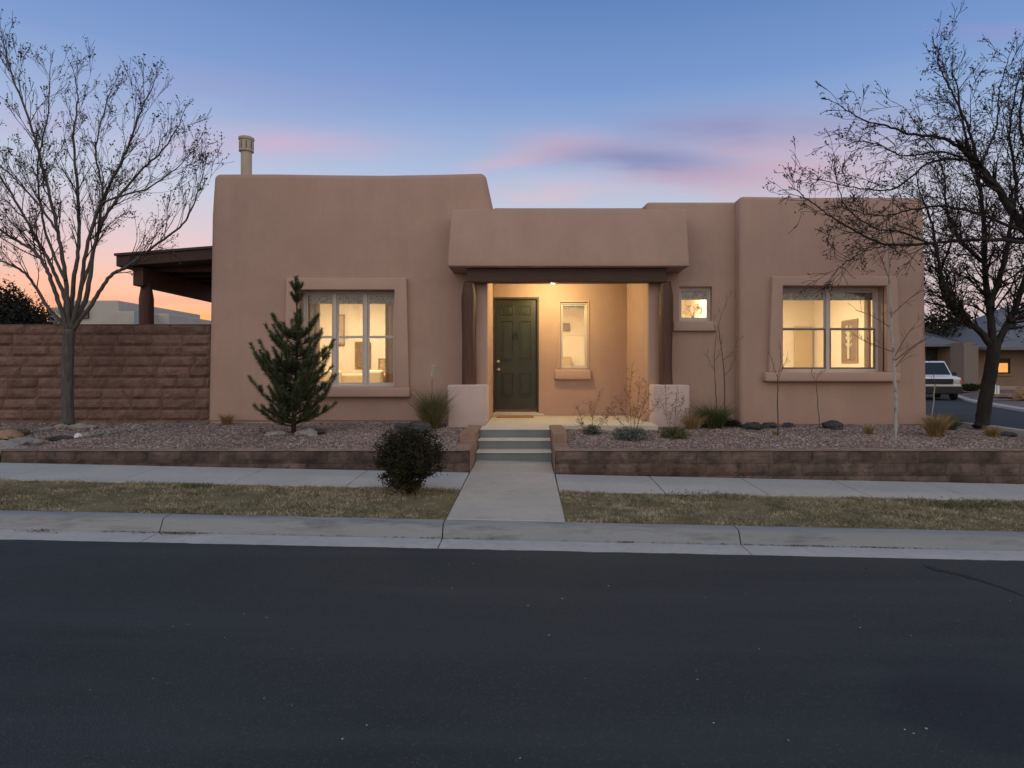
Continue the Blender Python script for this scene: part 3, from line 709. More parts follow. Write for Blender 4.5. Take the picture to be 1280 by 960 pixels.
picture(473,483,448,468,14.15,'small patterned picture at the lower right of the living room window', mat('pattern_art',(.25,.15,.07),(.6,.45,.28),scale=14))
o = empty('picture', (6.14,12.2,E+.15), 'tall dark picture with a pale plant, seen in the right hand window', 'picture')
ya,yb,za,zt_ = 11.93,12.55,E+.17,E+1.0; xw=6.144
m = MB(); m.box(xw-.02,xw,ya,yb,za,za+.03); m.box(xw-.02,xw,ya,yb,zt_-.03,zt_); m.box(xw-.021,xw,ya,ya+.03,za+.03,zt_-.03); m.box(xw-.021,xw,yb-.03,yb,za+.03,zt_-.03); m.build('frame', M_gold, o, bevel=.004)
m = MB(); m.box(xw-.012,xw-.003,ya+.03,yb-.03,za+.03,zt_-.03); m.build('artwork', M_pic, o)
m = MB(); cy_=12.24; h_=zt_-za; m.tube([Vector((xw-.015,cy_,za+.1*h_)),Vector((xw-.015,cy_,za+.75*h_))], .035, 4)
for s_ in (-1,1):
    for t in (.35,.5,.62,.75): m.tube([Vector((xw-.015,cy_,za+t*h_)),Vector((xw-.015,cy_+s_*.10,za+(t+.1)*h_))], [.02,.03], 4)
m.build('printed_plant', M_pic2, o)
picture(703,712,404,414,15.15,'small grey framed picture seen high in the porch window', mat('grey_art',(.25,.24,.24),rough=.7))
sf = empty('sofa', (-3.5,12.6,roomL[4]), 'beige sofa with cushions seen low through the living room window', 'sofa')
m = MB(); m.box(-4.7,-2.75,12.9,13.15,roomL[4]+.08,Z(467,13)); m.build('backrest', M_sofa, sf, bevel=.05, seg=3)
m = MB(); m.box(-4.7,-2.75,12.2,12.88,roomL[4]+.08,roomL[4]+.45); m.build('seat', M_sofa, sf, bevel=.05, seg=3)
for k, xx_ in enumerate((-3.95,-3.1)):
    m = MB(); m.box(xx_-.2,xx_+.2,12.72,12.88,roomL[4]+.46,roomL[4]+.86); m.build('cushion', M_pic2, sf, bevel=.06, seg=3)
def curtain(x0,x1,y,z0,z1,label):
    m = MB(); n=int((x1-x0)/.012); vs=[]; fs=[]
    for i in range(n+1):
        x=x0+(x1-x0)*i/n; yy=y+.02*math.sin(x*70)+.01*math.sin(x*31)
        vs += [(x,yy,z0),(x,yy,z1),(x,yy+.006,z1),(x,yy+.006,z0)]
        if i:
            a=4*(i-1); b=4*i; fs += [(a,b,b+1,a+1),(a+1,b+1,b+2,a+2),(a+2,b+2,b+3,a+3),(a+3,b+3,b,a)]
    m.add(vs,fs); o=m.build('curtain', M_cur, smooth=True); tag(o, label, 'curtain', 'curtains')
curtain(X(374,10.9),X(399,10.9),10.9,E-.5,E+1.6,'left brown curtain inside the living room window behind the pine')
curtain(X(482,10.9),X(492,10.9),10.9,E-.5,E+1.6,'right brown curtain inside the living room window')
curtain(X(1081,10.65),X(1089,10.65),10.65,E-.6,E+1.6,'narrow pale brown curtain inside the right hand window')
# doorway / arch in the right room, cabinet in entry room
m = MB(); x0,x1,z0_,z1_ = rect(993,1015,408,480,13.75); m.box(x0,x1,13.72,13.79,E-.78,z1_)
tag(m.build('interior_door', mat('inner_door',(.50,.38,.22),rough=.6), bevel=.01), 'plain tan door on the back wall of the right hand room', 'door')
m = MB(); x0,x1,z0_,z1_ = rect(702,713,444,470,15.0); m.box(x0-.2,x1,14.7,15.15,E-.77,Z(446,14.9)); 
tag(m.build('cabinet', mat('cabinet_wood',(.40,.27,.14),rough=.5), bevel=.01), 'wooden cabinet seen low through the porch window', 'cabinet')
vz = empty('dried_branch_vase', (X(866,11.2),11.2,Z(400,11.2)), 'vase of dried branches silhouetted in the small square window', 'vase')
m = MB(); lathe(m,(X(866,11.2),11.2,Z(402,11.2)),(0,0,1),[(0,.03),(.04,.045),(.08,.02),(.09,.025)],12); m.build('vase', M_pic, vz)
m = MB(); r_=random.Random(5)
for k in range(16):
    p=Vector((X(866,11.2),11.2,Z(402,11.2)+.09)); d=Vector((r_.uniform(-1,1),r_.uniform(-.4,.4),r_.uniform(.3,1))).normalized(); q=p+d*.09; q2=q+(d+Vector((r_.uniform(-.5,.5),0,0))).normalized()*.1
    m.tube([p,q,q2],[.004,.003,.004],4); 
    for j in range(5): w_=q2+Vector([r_.uniform(-.03,.03) for _ in range(3)]); m.tube([w_,w_+Vector((.01,0,.012))],.009,4)
m.build('branches', M_cur, vz)
m = MB(); m.box(X(850,11.2)-.3, X(890,11.2)+.2, 11.0, 11.4, E-.78, Z(402.5,11.2)); tag(m.build('shelf_unit', M_int, bevel=.01), 'pale shelf behind the small square window', 'shelf')

# ------------------------------------------------------------------ trees
def catmull(P, n=6):
    out = []
    for i in range(len(P)-1):
        p0 = P[max(0,i-1)]; p1 = P[i]; p2 = P[i+1]; p3 = P[min(len(P)-1,i+2)]
        for k in range(n):
            t = k/n; out.append(.5*((2*p1)+(p2-p0)*t+(2*p0-5*p1+4*p2-p3)*t*t+(3*p1-p0-3*p2+p3)*t**3))
    out.append(P[-1]); return out
def rdir(r_): 
    v = Vector((r_.gauss(0,1),r_.gauss(0,1),r_.gauss(0,1))); return v.normalized()
def twig(mb, p, d, L, r, lvl, r_, prm, tips):
    n = 3+int(L/.22); pts=[p.copy()]; rad=[r]; cur=p.copy(); dirs=[]
    for i in range(n):
        d = (d+rdir(r_)*prm['wander']+Vector((0,0,prm['up']))).normalized(); cur = cur+d*(L/n); pts.append(cur.copy()); rad.append(max(prm['rmin'], r*(1-.75*(i+1)/n))); dirs.append(d.copy())
    mb.tube(pts, rad, 4 if r > .006 else 3, cap=False)
    if lvl == 0: tips.append(pts[-1]); tips.append(pts[-2]); return
    k = max(1, int(round(prm['kids'][lvl]*r_.uniform(.7,1.3)*cl(L/prm['lref'][lvl],.5,1.6))))
    for j in range(k):
        t = r_.uniform(.18,.98); i = min(n-1, int(t*n)); q = pts[i].lerp(pts[i+1], t*n-i)
        dd = (dirs[i]*prm['fwd']+rdir(r_)).normalized()
        if prm.get('flat'): dd.y *= prm['flat']; dd.normalize()
        twig(mb, q, dd, L*r_.uniform(.35,.65), max(prm['rmin'], rad[i]*.6), lvl-1, r_, prm, tips)
def tree(name, base, trunk_pts, trunk_r, limbs, label, barkm, twigm, prm, seed, leafn=0, leafs=.02, dens=6.0, group=None):
    r_ = random.Random(seed); T = empty(name, base, label, 'tree', group)
    tb_ = MB(); tw = MB(); tips=[]
    cp = catmull(trunk_pts, 6); n=len(cp)
    rad = [trunk_r[0]+(trunk_r[1]-trunk_r[0])*(i/(n-1)) for i in range(n)]
    rad[0] *= 1.35; rad[1] *= 1.12
    cp = [q+rdir(r_)*rad[i]*.06 for i,q in enumerate(cp)]
    tb_.tube(cp, rad, 12)
    for (P, r0, r1, lv) in limbs:
        q = catmull(P, 7); n=len(q)
        q = [p+rdir(r_)*.009 if 0<i else p for i,p in enumerate(q)]
        rr = [r0+(r1-r0)*(i/(n-1))**.8 for i in range(n)]
        tb_.tube(q, rr, 8)
        Ltot = sum((q[i+1]-q[i]).length for i in range(n-1))
        k = int(Ltot*dens)
        for j in range(k):
            t0=prm.get('t0',.12); t = t0+(1-t0)*(j+r_.random())/k; t=min(t,.999); i=int(t*(n-1)); d=(q[i+1]-q[i]).normalized()
            dd=(d*prm['fwd']+rdir(r_)).normalized()
            L = prm['L1']*r_.uniform(.5,1.2)*(1.1-.45*t)
            twig(tw, q[i], dd, L, max(prm['rmin'],rr[i]*.42), lv, r_, prm, tips)
        d=(q[-1]-q[-3]).normalized(); twig(tw, q[-1], d, prm['L1']*prm.get('endl',.8), r1, lv, r_, prm, tips)
    o = tb_.build('trunk', barkm, T); o.data.polygons.foreach_set('use_smooth',[True]*len(o.data.polygons))
    tw.build('crown', twigm, T)
    if leafn:
        tips = np.array([t[:] for t in tips])
        # clumps: choose seeds
        c = tips[nrg.integers(0,len(tips),max(8,leafn//14))]; pts = c[nrg.integers(0,len(c),leafn//2)]+nrg.normal(size=(leafn//2,3))*.035
        p2 = tips[nrg.integers(0,len(tips),leafn//2)]+nrg.normal(size=(leafn//2,3))*.008
        leaves('dead_leaves', np.concatenate([pts,p2]), leafs, M_dead, T)
    return T
def L_(pl, d0, d1, r0, r1, lv=2):
    n=len(pl); return ([at(px,py,d0+(d1-d0)*i/(n-1)) for i,(px,py) in enumerate(pl)], r0, r1, lv)
prmA = dict(wander=.15, up=.09, rmin=.0024, kids=[0,3.6,4.4], lref=[1,.35,.8], fwd=1.9, L1=.80, t0=.30, endl=.45)
dT = 9.85
b0 = at(85,529,dT)
tree('bare_tree', (b0.x,dT,b0.z), [at(85,533,dT),at(84,480,dT),at(85,440,dT),at(87,412,dT)], (.082,.078),
  [L_([(86,418),(72,375),(60,340),(44,315),(20,300),(-5,283),(-60,240),(-110,190)],dT,9.2,.038,.010),
   L_([(86,415),(80,370),(62,328),(40,288),(10,235),(-20,190),(-45,130)],dT,10.6,.038,.009),
   L_([(87,410),(82,350),(72,290),(55,215),(35,145),(15,95),(5,55)],dT,9.3,.038,.007),
   L_([(88,412),(92,350),(99,300),(96,230),(92,170),(97,125),(93,95)],dT,10.7,.038,.007),
   L_([(89,412),(100,365),(108,310),(125,255),(155,195),(172,150),(185,118)],dT,9.0,.038,.007),
   L_([(90,410),(108,370),(118,310),(135,265),(175,215),(206,185),(226,152)],dT,10.4,.043,.007),
   L_([(91,412),(118,375),(138,345),(160,332),(195,306),(228,280),(244,250),(254,220)],dT,9.4,.036,.006),
   L_([(85,412),(60,385),(35,345),(10,330),(-20,322),(-70,315)],dT,9.9,.030,.007),
   L_([(100,365),(112,330),(122,290),(128,240),(120,190),(130,140),(140,110)],dT,11.0,.030,.006),
   L_([(72,290),(48,255),(20,225),(-5,200),(-25,160)],9.6,8.9,.020,.006),
   L_([(125,255),(150,245),(185,235),(215,215),(240,190)],9.4,9.0,.018,.005),
   L_([(82,350),(60,300),(50,250),(48,200),(60,140),(62,90)],9.7,10.4,.024,.006)],
  'tall bare grey tree with sparse brown leaves before the block wall', M_bark, M_twig, prmA, 5, group='bare trees', leafn=7500, leafs=.018, dens=6.2)
prmB = dict(wander=.24, up=.02, rmin=.0032, kids=[0,4.4,5.4], lref=[1,.35,.8], fwd=1.3, L1=.75)
dR = 10.4
b0 = at(1228,532,dR)
tree('bare_tree', (b0.x,dR,b0.z), [at(1227,536,dR),at(1232,500,dR),at(1238,465,dR),at(1243,428,dR)], (.105,.095),
  [L_([(1243,436),(1222,412),(1200,395),(1182,360),(1172,320),(1165,280),(1150,240)],dR,10.9,.060,.011),
   L_([(1243,432),(1236,385),(1231,330),(1230,280),(1222,220),(1205,160),(1195,100)],dR,11.2,.066,.010),
   L_([(1245,432),(1262,400),(1278,360),(1290,310),(1300,240),(1310,150)],dR,10.9,.062,.012),
   L_([(1236,385),(1252,340),(1262,290),(1270,230),(1262,170),(1270,110)],dR,9.8,.050,.010),
   L_([(1200,395),(1185,380),(1175,345),(1190,300),(1200,250)],10.6,11.4,.04,.010),
   L_([(1231,330),(1205,305),(1185,270),(1180,220),(1170,190)],10.9,11.8,.04,.009),
   L_([(1262,400),(1285,395),(1310,380),(1340,350)],10.4,10.9,.04,.01)],
  'leaning dark bare tree with the full trunk beside the side street', M_bark2, mat('dark_twig',(.012,.010,.010),(.020,.017,.016)), prmB, 9, group='bare trees', leafn=14000, leafs=.02, dens=13)
prmC = dict(wander=.26, up=-.01, rmin=.0030, kids=[0,4,5], lref=[1,.35,.8], fwd=1.4, L1=.54, endl=.4)
dC = 8.3; bx = X(1425, dC)
tree('bare_tree', (bx,dC,zbed(dC)-.1), [Vector((bx,dC,zbed(dC)-.12)),at(1424,480,dC),at(1418,420,dC)], (.15,.12),
  [L_([(1418,425),(1385,380),(1340,340),(1285,292),(1250,240),(1222,205),(1203,186)],dC,8.0,.085,.030,1),
   L_([(1203,186),(1175,172),(1140,168),(1110,158),(1080,150),(1045,130)],8.0,7.7,.024,.005),
   L_([(1222,205),(1212,165),(1195,125),(1182,100),(1172,78),(1176,55)],8.0,8.3,.020,.004),
   L_([(1240,228),(1205,200),(1160,205),(1120,235),(1080,236),(1040,228),(1012,222)],8.0,8.5,.020,.004),
   L_([(1300,305),(1255,300),(1210,300),(1160,304),(1112,306),(1075,292),(1045,275),(1010,250),(990,232)],8.1,7.9,.030,.004),
   L_([(1160,304),(1125,290),(1095,285),(1060,262),(1048,235),(1043,210)],8.0,8.4,.014,.004),
   L_([(1250,240),(1225,215),(1245,160),(1250,110),(1262,70)],8.0,8.5,.020,.004),
   L_([(1340,340),(1310,280),(1290,210),(1275,150),(1285,90)],8.2,8.6,.045,.008),
   L_([(1222,205),(1175,190),(1130,195),(1095,180),(1062,175)],8.0,7.5,.015,.004),
   L_([(1110,306),(1080,315),(1055,330),(1040,345)],8.0,7.9,.008,.003,1),
   L_([(1285,292),(1230,270),(1180,258),(1140,262),(1100,270),(1060,262)],8.1,8.4,.022,.005),
   L_([(1418,425),(1450,360),(1470,290),(1480,200)],dC,8.8,.07,.01)],
  'dark bare tree rooted beyond the right edge whose long limbs reach over the house', M_bark2, MATS['dark_twig'], prmC, 21, group='bare trees', leafn=6500, leafs=.016, dens=10.5)

# saplings
def sapling(name, base, pts, r0, r1, brs, label, m, seed, prm=None, cat='sapling', L1=.2):
    r_ = random.Random(seed); T = empty(name, base, label, cat, 'bare saplings' if name=='bare_sapling' else None); mb = MB(); q=catmull(pts,6); n=len(q)
    q=[p+Vector((r_.gauss(0,.004),r_.gauss(0,.004),0)) for p in q]
    mb.tube(q,[r0+(r1-r0)*i/(n-1) for i in range(n)],7); o=mb.build('trunk', m, T); o.data.polygons.foreach_set('use_smooth',[True]*len(o.data.polygons))
    tw=MB(); tips=[]; P=dict(wander=.15,up=.05,rmin=.0022,kids=[0,3],lref=[1,.3],fwd=2.0,L1=L1)
    for pl,rr in brs:
        c=catmull(pl,5); k=len(c); tw.tube(c,[rr+(.0025-rr)*i/(k-1) for i in range(k)],4,cap=False)
        for i in range(2,k,2):
            d=(c[i]-c[i-1]).normalized(); twig(tw,c[i],(d*1.5+rdir(r_)).normalized(),L1*r_.uniform(.5,1.1),.003,1,r_,P,tips)
    tw.build('crown', M_seed, T); return T
d=dbed(553); b0=at(1118,553,d)
sapling('young_aspen',(b0.x,d,b0.z),[at(1118,555,d),at(1120,500,d),at(1117,450,d),at(1114,400,d),at(1112,350,d),at(1110,300,d)],.026,.008,
  [([at(1117,462,d),at(1135,440,d-.1),at(1155,425,d-.1)],.008),([at(1116,450,d),at(1130,425,d+.1),at(1142,408,d+.1)],.008),([at(1116,440,d),at(1095,432,d),at(1078,425,d),at(1065,415,d)],.007),
   ([at(1114,410,d),at(1090,395,d+.2),at(1072,388,d+.2)],.006),([at(1113,395,d),at(1135,375,d),at(1148,365,d)],.006),([at(1112,350,d),at(1100,320,d),at(1090,300,d)],.006),([at(1111,330,d),at(1125,300,d),at(1138,282,d)],.006),([at(1110,300,d),at(1108,275,d),at(1112,255,d)],.006),([at(1117,452,d),at(1145,430,d),at(1165,420,d-.2)],.007)],
  'slender pale-barked young aspen before the right hand window', M_aspen, 3)
d=dbed(546); b0=at(972,546,d)
sapling('bare_sapling',(b0.x,d,b0.z),[at(972,548,d),at(972,500,d),at(972,470,d)],.010,.006,
  [([at(972,472,d),at(966,455,d),at(962,440,d)],.005),([at(972,470,d),at(976,452,d),at(975,430,d)],.005),([at(972,480,d),at(978,460,d),at(982,452,d)],.004)],
  'thin bare sapling under the left end of the right window sill', M_bark, 4, L1=.09)
d=dbed(536); b0=at(1024,532,d)
sapling('bare_sapling',(b0.x,d,b0.z),[at(1025,536,d),at(1022,500,d),at(1020,475,d)],.007,.004,
  [([at(1020,477,d),at(1015,468,d),at(1015,462,d)],.004),([at(1020,475,d),at(1025,466,d),at(1030,465,d)],.004)],
  'short thin bare sapling below the middle of the right window', M_bark, 14, L1=.07)
d=10.1; b0=at(905,530,d)
sapling('bare_sapling',(b0.x,d,zbed(d)),[at(906,532,d),at(906,480,d),at(902,440,d),at(898,408,d)],.010,.005,
  [([at(904,450,d),at(915,440,d),at(922,425,d)],.004),([at(901,430,d),at(894,415,d),at(892,395,d)],.004),([at(898,408,d),at(903,390,d),at(912,370,d)],.004),([at(905,470,d),at(912,462,d),at(918,450,d)],.004)],
  'bare sapling by the wall between small window and right block', M_bark, 6, L1=.12)
d=10.15; 
sapling('bare_sapling',(X(895,d),d,zbed(d)),[at(895,532,d),at(895,490,d),at(893,455,d),at(895,420,d)],.009,.004,
  [([at(894,465,d),at(886,450,d),at(884,440,d)],.004),([at(894,450,d),at(900,440,d),at(902,425,d)],.004)],
  'bare sapling nearest the porch, below the small window sill', M_bark, 7, L1=.10)
d=10.6
sapling('bare_sapling',(X(1164,d),d,zbed(d)-.1),[at(1163,530,d),at(1166,510,d),at(1169,480,d)],.014,.010,
  [([at(1169,482,d),at(1166,465,d),at(1162,455,d)],.005)],
  'pale leaning sapling stem at the right corner of the house', M_aspen, 8, L1=.1)

# ------------------------------------------------------------------ pine
def pine():
    d = 9.05; b = at(366,541,d); T = empty('young_pine', (b.x,d,b.z), 'young green pine with upswept branches before the living room window', 'pine tree')
    r_ = random.Random(12); tm = MB(); Hh = Z(352,d)-b.z
    def tp(t): return Vector((b.x+.05*math.sin(t*2.2)+.01, d, b.z+Hh*t))
    tm.tube([tp(i/12) for i in range(-0,13)], [.034*(1-i/14) for i in range(13)], 8)
    B=[];D=[];Ls=[]
    bm2 = MB()
    def shoot(pts, dens, nl):
        for i in range(len(pts)-1):
            a=pts[i]; c=pts[i+1]; ax=(c-a); L=ax.length; ax.normalize(); k=int(L*dens)
            for j in range(k):
                p=a.lerp(c,r_.random()); s=rdir(r_); s=(s-ax*s.dot(ax)).normalized()
                B.append(p[:]); D.append(((ax*r_.uniform(.7,1.3)+s)).normalized()[:]); Ls.append(nl*r_.uniform(.7,1.15))
    whorls = [(.07,.60,7),(.13,.60,8),(.20,.60,8),(.27,.56,8),(.35,.52,8),(.43,.46,7),(.51,.42,7),(.59,.34,6),(.66,.26,4),(.73,.15,2)]
    for wi,(t,R_,k) in enumerate(whorls):
        a0=r_.uniform(0,6.28)
        for j in range(k):
            an=a0+2*math.pi*j/k+r_.uniform(-.25,.25); L=R_*r_.uniform(.5,1.12); tt=t+r_.uniform(-.035,.035); p0=tp(tt)
            out=Vector((math.cos(an),math.sin(an)*.9,0)); rise=r_.uniform(.35,1.0) if wi>0 else .35
            pts=[p0+out*(L*s)+Vector((0,0,L*(rise*s**2.1+.08*s))) for s in (0,.25,.5,.75,1)]
            pts=[p+rdir(r_)*.012 for p in pts]
            bm2.tube(pts,[.012,.010,.008,.006,.004],5,cap=False)
            shoot(pts[1:],900,.068); shoot([pts[-1],pts[-1]+(pts[-1]-pts[-2]).normalized()*.06+Vector((0,0,.02))],1500,.055)
            for s in (1,2,3):
                for sd in (-1,1):
                    if r_.random()<.97:
                        tan=(pts[s+1]-pts[s]).normalized(); side=(Vector((-out.y,out.x,0))*sd+rdir(r_)*.35)
                        l2=L*r_.uniform(.25,.42)*(1.2-.18*s); q0=pts[s]; q1=q0+(tan*.7+side*.7+Vector((0,0,.25))).normalized()*l2*.6; q2=q1+(tan*.6+side*.3+Vector((0,0,.8))).normalized()*l2*.5
                        bm2.tube([q0,q1,q2],[.006,.005,.004],4,cap=False); shoot([q0.lerp(q1,.3),q1,q2],1150,.062)
    shoot([tp(.84),tp(.9),tp(1.0)],1500,.062); shoot([tp(.88),tp(1.0),tp(1.03)],2400,.055)
    for k in range(10):
        an=k*1.256+.3; q=tp(.86 if k>4 else .93); e=q+Vector((math.cos(an)*.085,math.sin(an)*.085,.13)); shoot([q,e],1600,.055)
    o=tm.build('trunk', M_bark2, T); bm2.build('branches', M_bark2, T)
    blades('needles', np.array(B), np.array(D), np.array(Ls), np.full(len(B),.0036), M_needle, T, bend=0)
pine()

# ------------------------------------------------------------------ round bush
def bush(name, c, rx, rz_, n, ls, m, label, stems=14, cat='shrub', seed=1, hollow=.55, stemz=.2, lumps=.22, taper=0):
    T = empty(name, c, label, cat, {'low_shrub':'low shrubs','dark_shrub':'shrubs behind the garden wall','evergreen_tree':'distant trees'}.get(name)); r_ = random.Random(seed)
    c = Vector(c); ctr = c+Vector((0,0,stemz+rz_))
    tw=MB(); pts=[]
    tips=[]
    for k in range(stems*5):
        v=rdir(r_); v.z = v.z if v.z>-.6 else -v.z
        f=1+lumps*mnoise.noise(v*2.2+Vector((seed,0,0)))+lumps*.5*mnoise.noise(v*6)
        e=ctr+Vector((v.x*rx*f,v.y*rx*f,v.z*rz_*f)); mid=c.lerp(e,.5)+Vector((0,0,.05))+rdir(r_)*.02
        tw.tube([c+rdir(r_)*.015,mid,e],[.006,.004,.002],3,cap=False); tips.append(e)
    tw.build('stems', M_bark2, T)
    V=nrg.normal(size=(n,3)); V/=np.linalg.norm(V,axis=1)[:,None]
    f=np.array([1+lumps*mnoise.noise(Vector(v)*2.2+Vector((seed,0,0)))+lumps*.6*mnoise.noise(Vector(v)*6)+.12*mnoise.noise(Vector(v)*15) for v in V])
    rr=(hollow+(1-hollow)*nrg.random(n)**.6)*f*(1+.06*nrg.normal(size=n))
    P=V*rr[:,None]*np.array([rx,rx,rz_])
    if taper: P[:,:2]*=(1-taper*np.clip(-P[:,2:3]/rz_-.1,0,1))
    P=P+np.array(ctr[:])
    keep = np.array([mnoise.noise(Vector(p)*11) for p in P]) > -.22
    P=P[keep]; P=P[P[:,2]>c.z+.01]
    leaves('foliage', P, ls, m, T)
    return T
x,d=X(511,6.4),6.4
bush('round_shrub',(x,d,zs(x,d)),0.335,.315,26000,.0125,M_bush,'dark rounded evergreen shrub on the grass strip left of the walk',seed=14,stemz=.02,hollow=.3,taper=.42,lumps=.42)

# ornamental grasses
def tuft(name, px, py, d, h, spread, n, m, label, w=.005, bend=.5, r=.05, cat='ornamental grass', plumes=None, extra=None, lean=0):
    x=X(px,d); z=bedz(x,d) if d<10.6 else Z(py,d)
    T=empty(name,(x,d,z),label,cat,{'ornamental_grass':'ornamental grass clumps','grass_tuft':'small grass tufts'}.get(name))
    a=nrg.uniform(0,2*np.pi,n); rr=r*np.sqrt(nrg.random(n))
    base=np.stack([x+np.cos(a)*rr,d+np.sin(a)*rr,np.full(n,z-.01)],1)
    tl=nrg.random(n)*spread; dr=np.stack([np.cos(a)*tl+lean,np.sin(a)*tl,np.ones(n)],1); dr+=nrg.normal(size=(n,3))*.16; dr/=np.linalg.norm(dr,axis=1)[:,None]
    blades('blades',base,dr,h*nrg.uniform(.45,1.05,n),np.full(n,w),m,T,bend=bend)
    if extra:
        n2=n//2; i=nrg.integers(0,n,n2); blades('dry_blades',base[i],dr[i]+0,h*nrg.uniform(.4,.8,n2),np.full(n2,w),extra,T,bend=bend*1.5)
    for (ppx,ppy,ph) in (plumes or []):
        q=at(ppx,ppy,d); mb=MB(); mb.tube([Vector((x,d,z)),Vector(((x+q.x)/2,d,(z+q.z)/2+.03)),q],[.007,.006,.005],5); o_=mb.build('stalk',M_gr_tan,T)
        B=np.repeat(np.array([q[:]]),900,0)+np.outer(nrg.random(900),[0.02,0,ph]); dv=nrg.normal(size=(900,3))*.22+np.array([.15,0,1]); dv/=np.linalg.norm(dv,axis=1)[:,None]
        blades('plume',B,dv,np.full(900,.055),np.full(900,.006),M_plume,T,bend=.3)
    return T
tuft('pampas_grass',540,530,9.75,.78,.38,900,M_gr_gr,'tall green pampas grass with a white plume beside the porch low wall',plumes=[(540,472,.15)],extra=M_gr_tan,r=.10)
tuft('grass_tuft',284,532,10.2,.26,.55,380,M_gr_tan,'small brown grass tuft at the base of the left block wall corner',r=.05)
tuft('ornamental_grass',890,535,9.75,.52,.65,900,M_gr_gr,'dark green grass clump between the porch and the right block',r=.13,w=.006,extra=M_bush)
tuft('ornamental_grass',865,538,9.6,.34,.7,400,M_gr_tan,'dry brown grass beside the right end of the porch low wall',r=.07)
tuft('ornamental_grass',1170,552,8.9,.40,.45,800,M_gr_tan,'golden dry grass clump in front of the right corner of the house',r=.08)
tuft('ornamental_grass',1182,535,9.7,.36,.8,600,M_gr_gr,'green grass clump just behind the golden one',r=.12)
tuft('grass_tuft',1240,548,9.0,.22,.6,350,M_gr_tan,'small dry tuft at the foot of the leaning tree',r=.05)
tuft('grass_tuft',1086,545,9.1,.19,.55,260,M_gr_tan,'small tan tuft in the gravel left of the aspen',r=.04)
tuft('grass_tuft',970,547,8.95,.13,.6,120,M_gr_tan,'tiny green tan tuft around the thin sapling',r=.03)
# sage shrubs and seed-head plants in front of porch
def moundplant(px,py,d,rx,rz_,n,m,label,seed,ls=.012):
    x=X(px,d); return bush('low_shrub',(x,d,bedz(x,d)-.02),rx,rz_,n,ls,m,label,stems=8,seed=seed,stemz=-.02,hollow=.2,lumps=.35)
moundplant(788,557,8.55,.25,.11,4200,M_sage,'low grey green shrub in front of the seed-head plants',31)
moundplant(842,553,8.7,.20,.10,3200,mat('olive_leaf',(.07,.08,.035),(.12,.12,.05),tint=.3),'low olive green shrub below the right porch low wall',32)
moundplant(740,546,9.05,.14,.09,1600,M_sage,'small grey shrub beside the right step wall',33)
moundplant(913,536,10.0,.18,.08,1500,M_bush,'small dark shrub behind the green grass clump',34)
def seedplant(px,d,stems,label,seed):
    x=X(px,d); z=bedz(x,d); T=empty('seed_head_plant',(x,d,z),label,'plant','seed head plants'); r_=random.Random(seed); mb=MB(); pts=[]
    for (tx,ty) in stems:
        e=at(tx,ty,d+r_.uniform(-.15,.15)); p0=Vector((x+r_.uniform(-.05,.05),d,z)); mid=p0.lerp(e,.55)+Vector((r_.uniform(-.04,.04),0,.02))
        c=catmull([p0,mid,e],6); mb.tube(c,[.0035]+[.0022]*(len(c)-1),4,cap=False)
        for i in range(4,len(c)):
            for _ in range(3):
                q=c[i]+(rdir(r_)*.7+Vector((0,0,.5))).normalized()*r_.uniform(.04,.11); mb.tube([c[i],q],[.0014,.0012],3,cap=False)
                for __ in range(2): pts.append((q+rdir(r_)*.012)[:])
    mb.build('stems',M_seed,T); leaves('foliage',np.array(pts),.011,M_seed,T)  # the foliage mesh here is the plant's dry seed heads
seedplant(792,8.9,[(790,462),(783,490),(800,480),(812,492),(772,500),(822,505),(760,515),(800,510),(808,478)],'tall twiggy plant with dry seed heads before the porch right side',41)
seedplant(742,9.0,[(750,490),(722,510),(736,505),(760,520),(725,528),(770,508)],'shorter twiggy seed-head plant near the steps',42)
seedplant(838,9.1,[(832,478),(846,492),(855,500),(825,500),(842,505),(862,515)],'twiggy plant with fine dry stems before the right porch low wall',43)

# ------------------------------------------------------------------ rocks
def rock(px,d,sx,sy,sz,m,label,seed,name='rock',z=None,sink=.25):
    bm=bmesh.new(); bmesh.ops.create_icosphere(bm,subdivisions=4,radius=1)
    for v in bm.verts:
        p=v.co.copy(); f=1+.35*mnoise.noise(p*1.3+Vector((seed*3.1,0,0)))+.16*mnoise.noise(p*3.5+Vector((0,seed,0)))+.06*mnoise.noise(p*9)
        v.co=Vector((p.x*sx*f,p.y*sy*f,p.z*sz*f))
    me=bpy.data.meshes.new(name); bm.to_mesh(me); bm.free(); me.materials.append(m)
    x=X(px,d); o=bpy.data.objects.new(name,me); o.location=(x,d,(bedz(x,d) if z is None else z)+sz*(1-2*sink)); o.rotation_euler=(0,0,seed)
    link(o); tag(o,label,'rock','lava rocks' if name=='lava_rock' else 'landscape rocks')
    return o
rock(518,9.3,.27,.17,.105,M_lava,'long flat lava rock behind the round shrub',1,'lava_rock').rotation_euler=(0,0,.2)
rock(940,9.75,.17,.12,.07,M_lava,'grey lava rock at the left corner of the right block',2,'lava_rock')
rock(962,9.85,.12,.10,.06,M_lava,'small black lava rock next to the corner one, behind the thin sapling',3,'lava_rock')
rock(985,9.9,.11,.09,.05,M_lava,'flat black lava rock, rightmost of the three by the block corner',4,'lava_rock')
rock(1041,9.7,.16,.12,.085,M_lava,'dark blue grey boulder below the right window centre',5,'lava_rock')
rock(345,8.95,.15,.10,.045,M_rock,'flat pale stone on the left of the pine trunk',6)
rock(383,8.9,.15,.09,.07,M_rock,'pale grey stone on the right of the pine trunk',7)
rock(398,9.2,.16,.10,.05,M_lava,'dark stone behind the pine trunk',8)
rock(76,9.75,.12,.08,.05,M_rock,'flat pale stone left of the bare tree base',9)
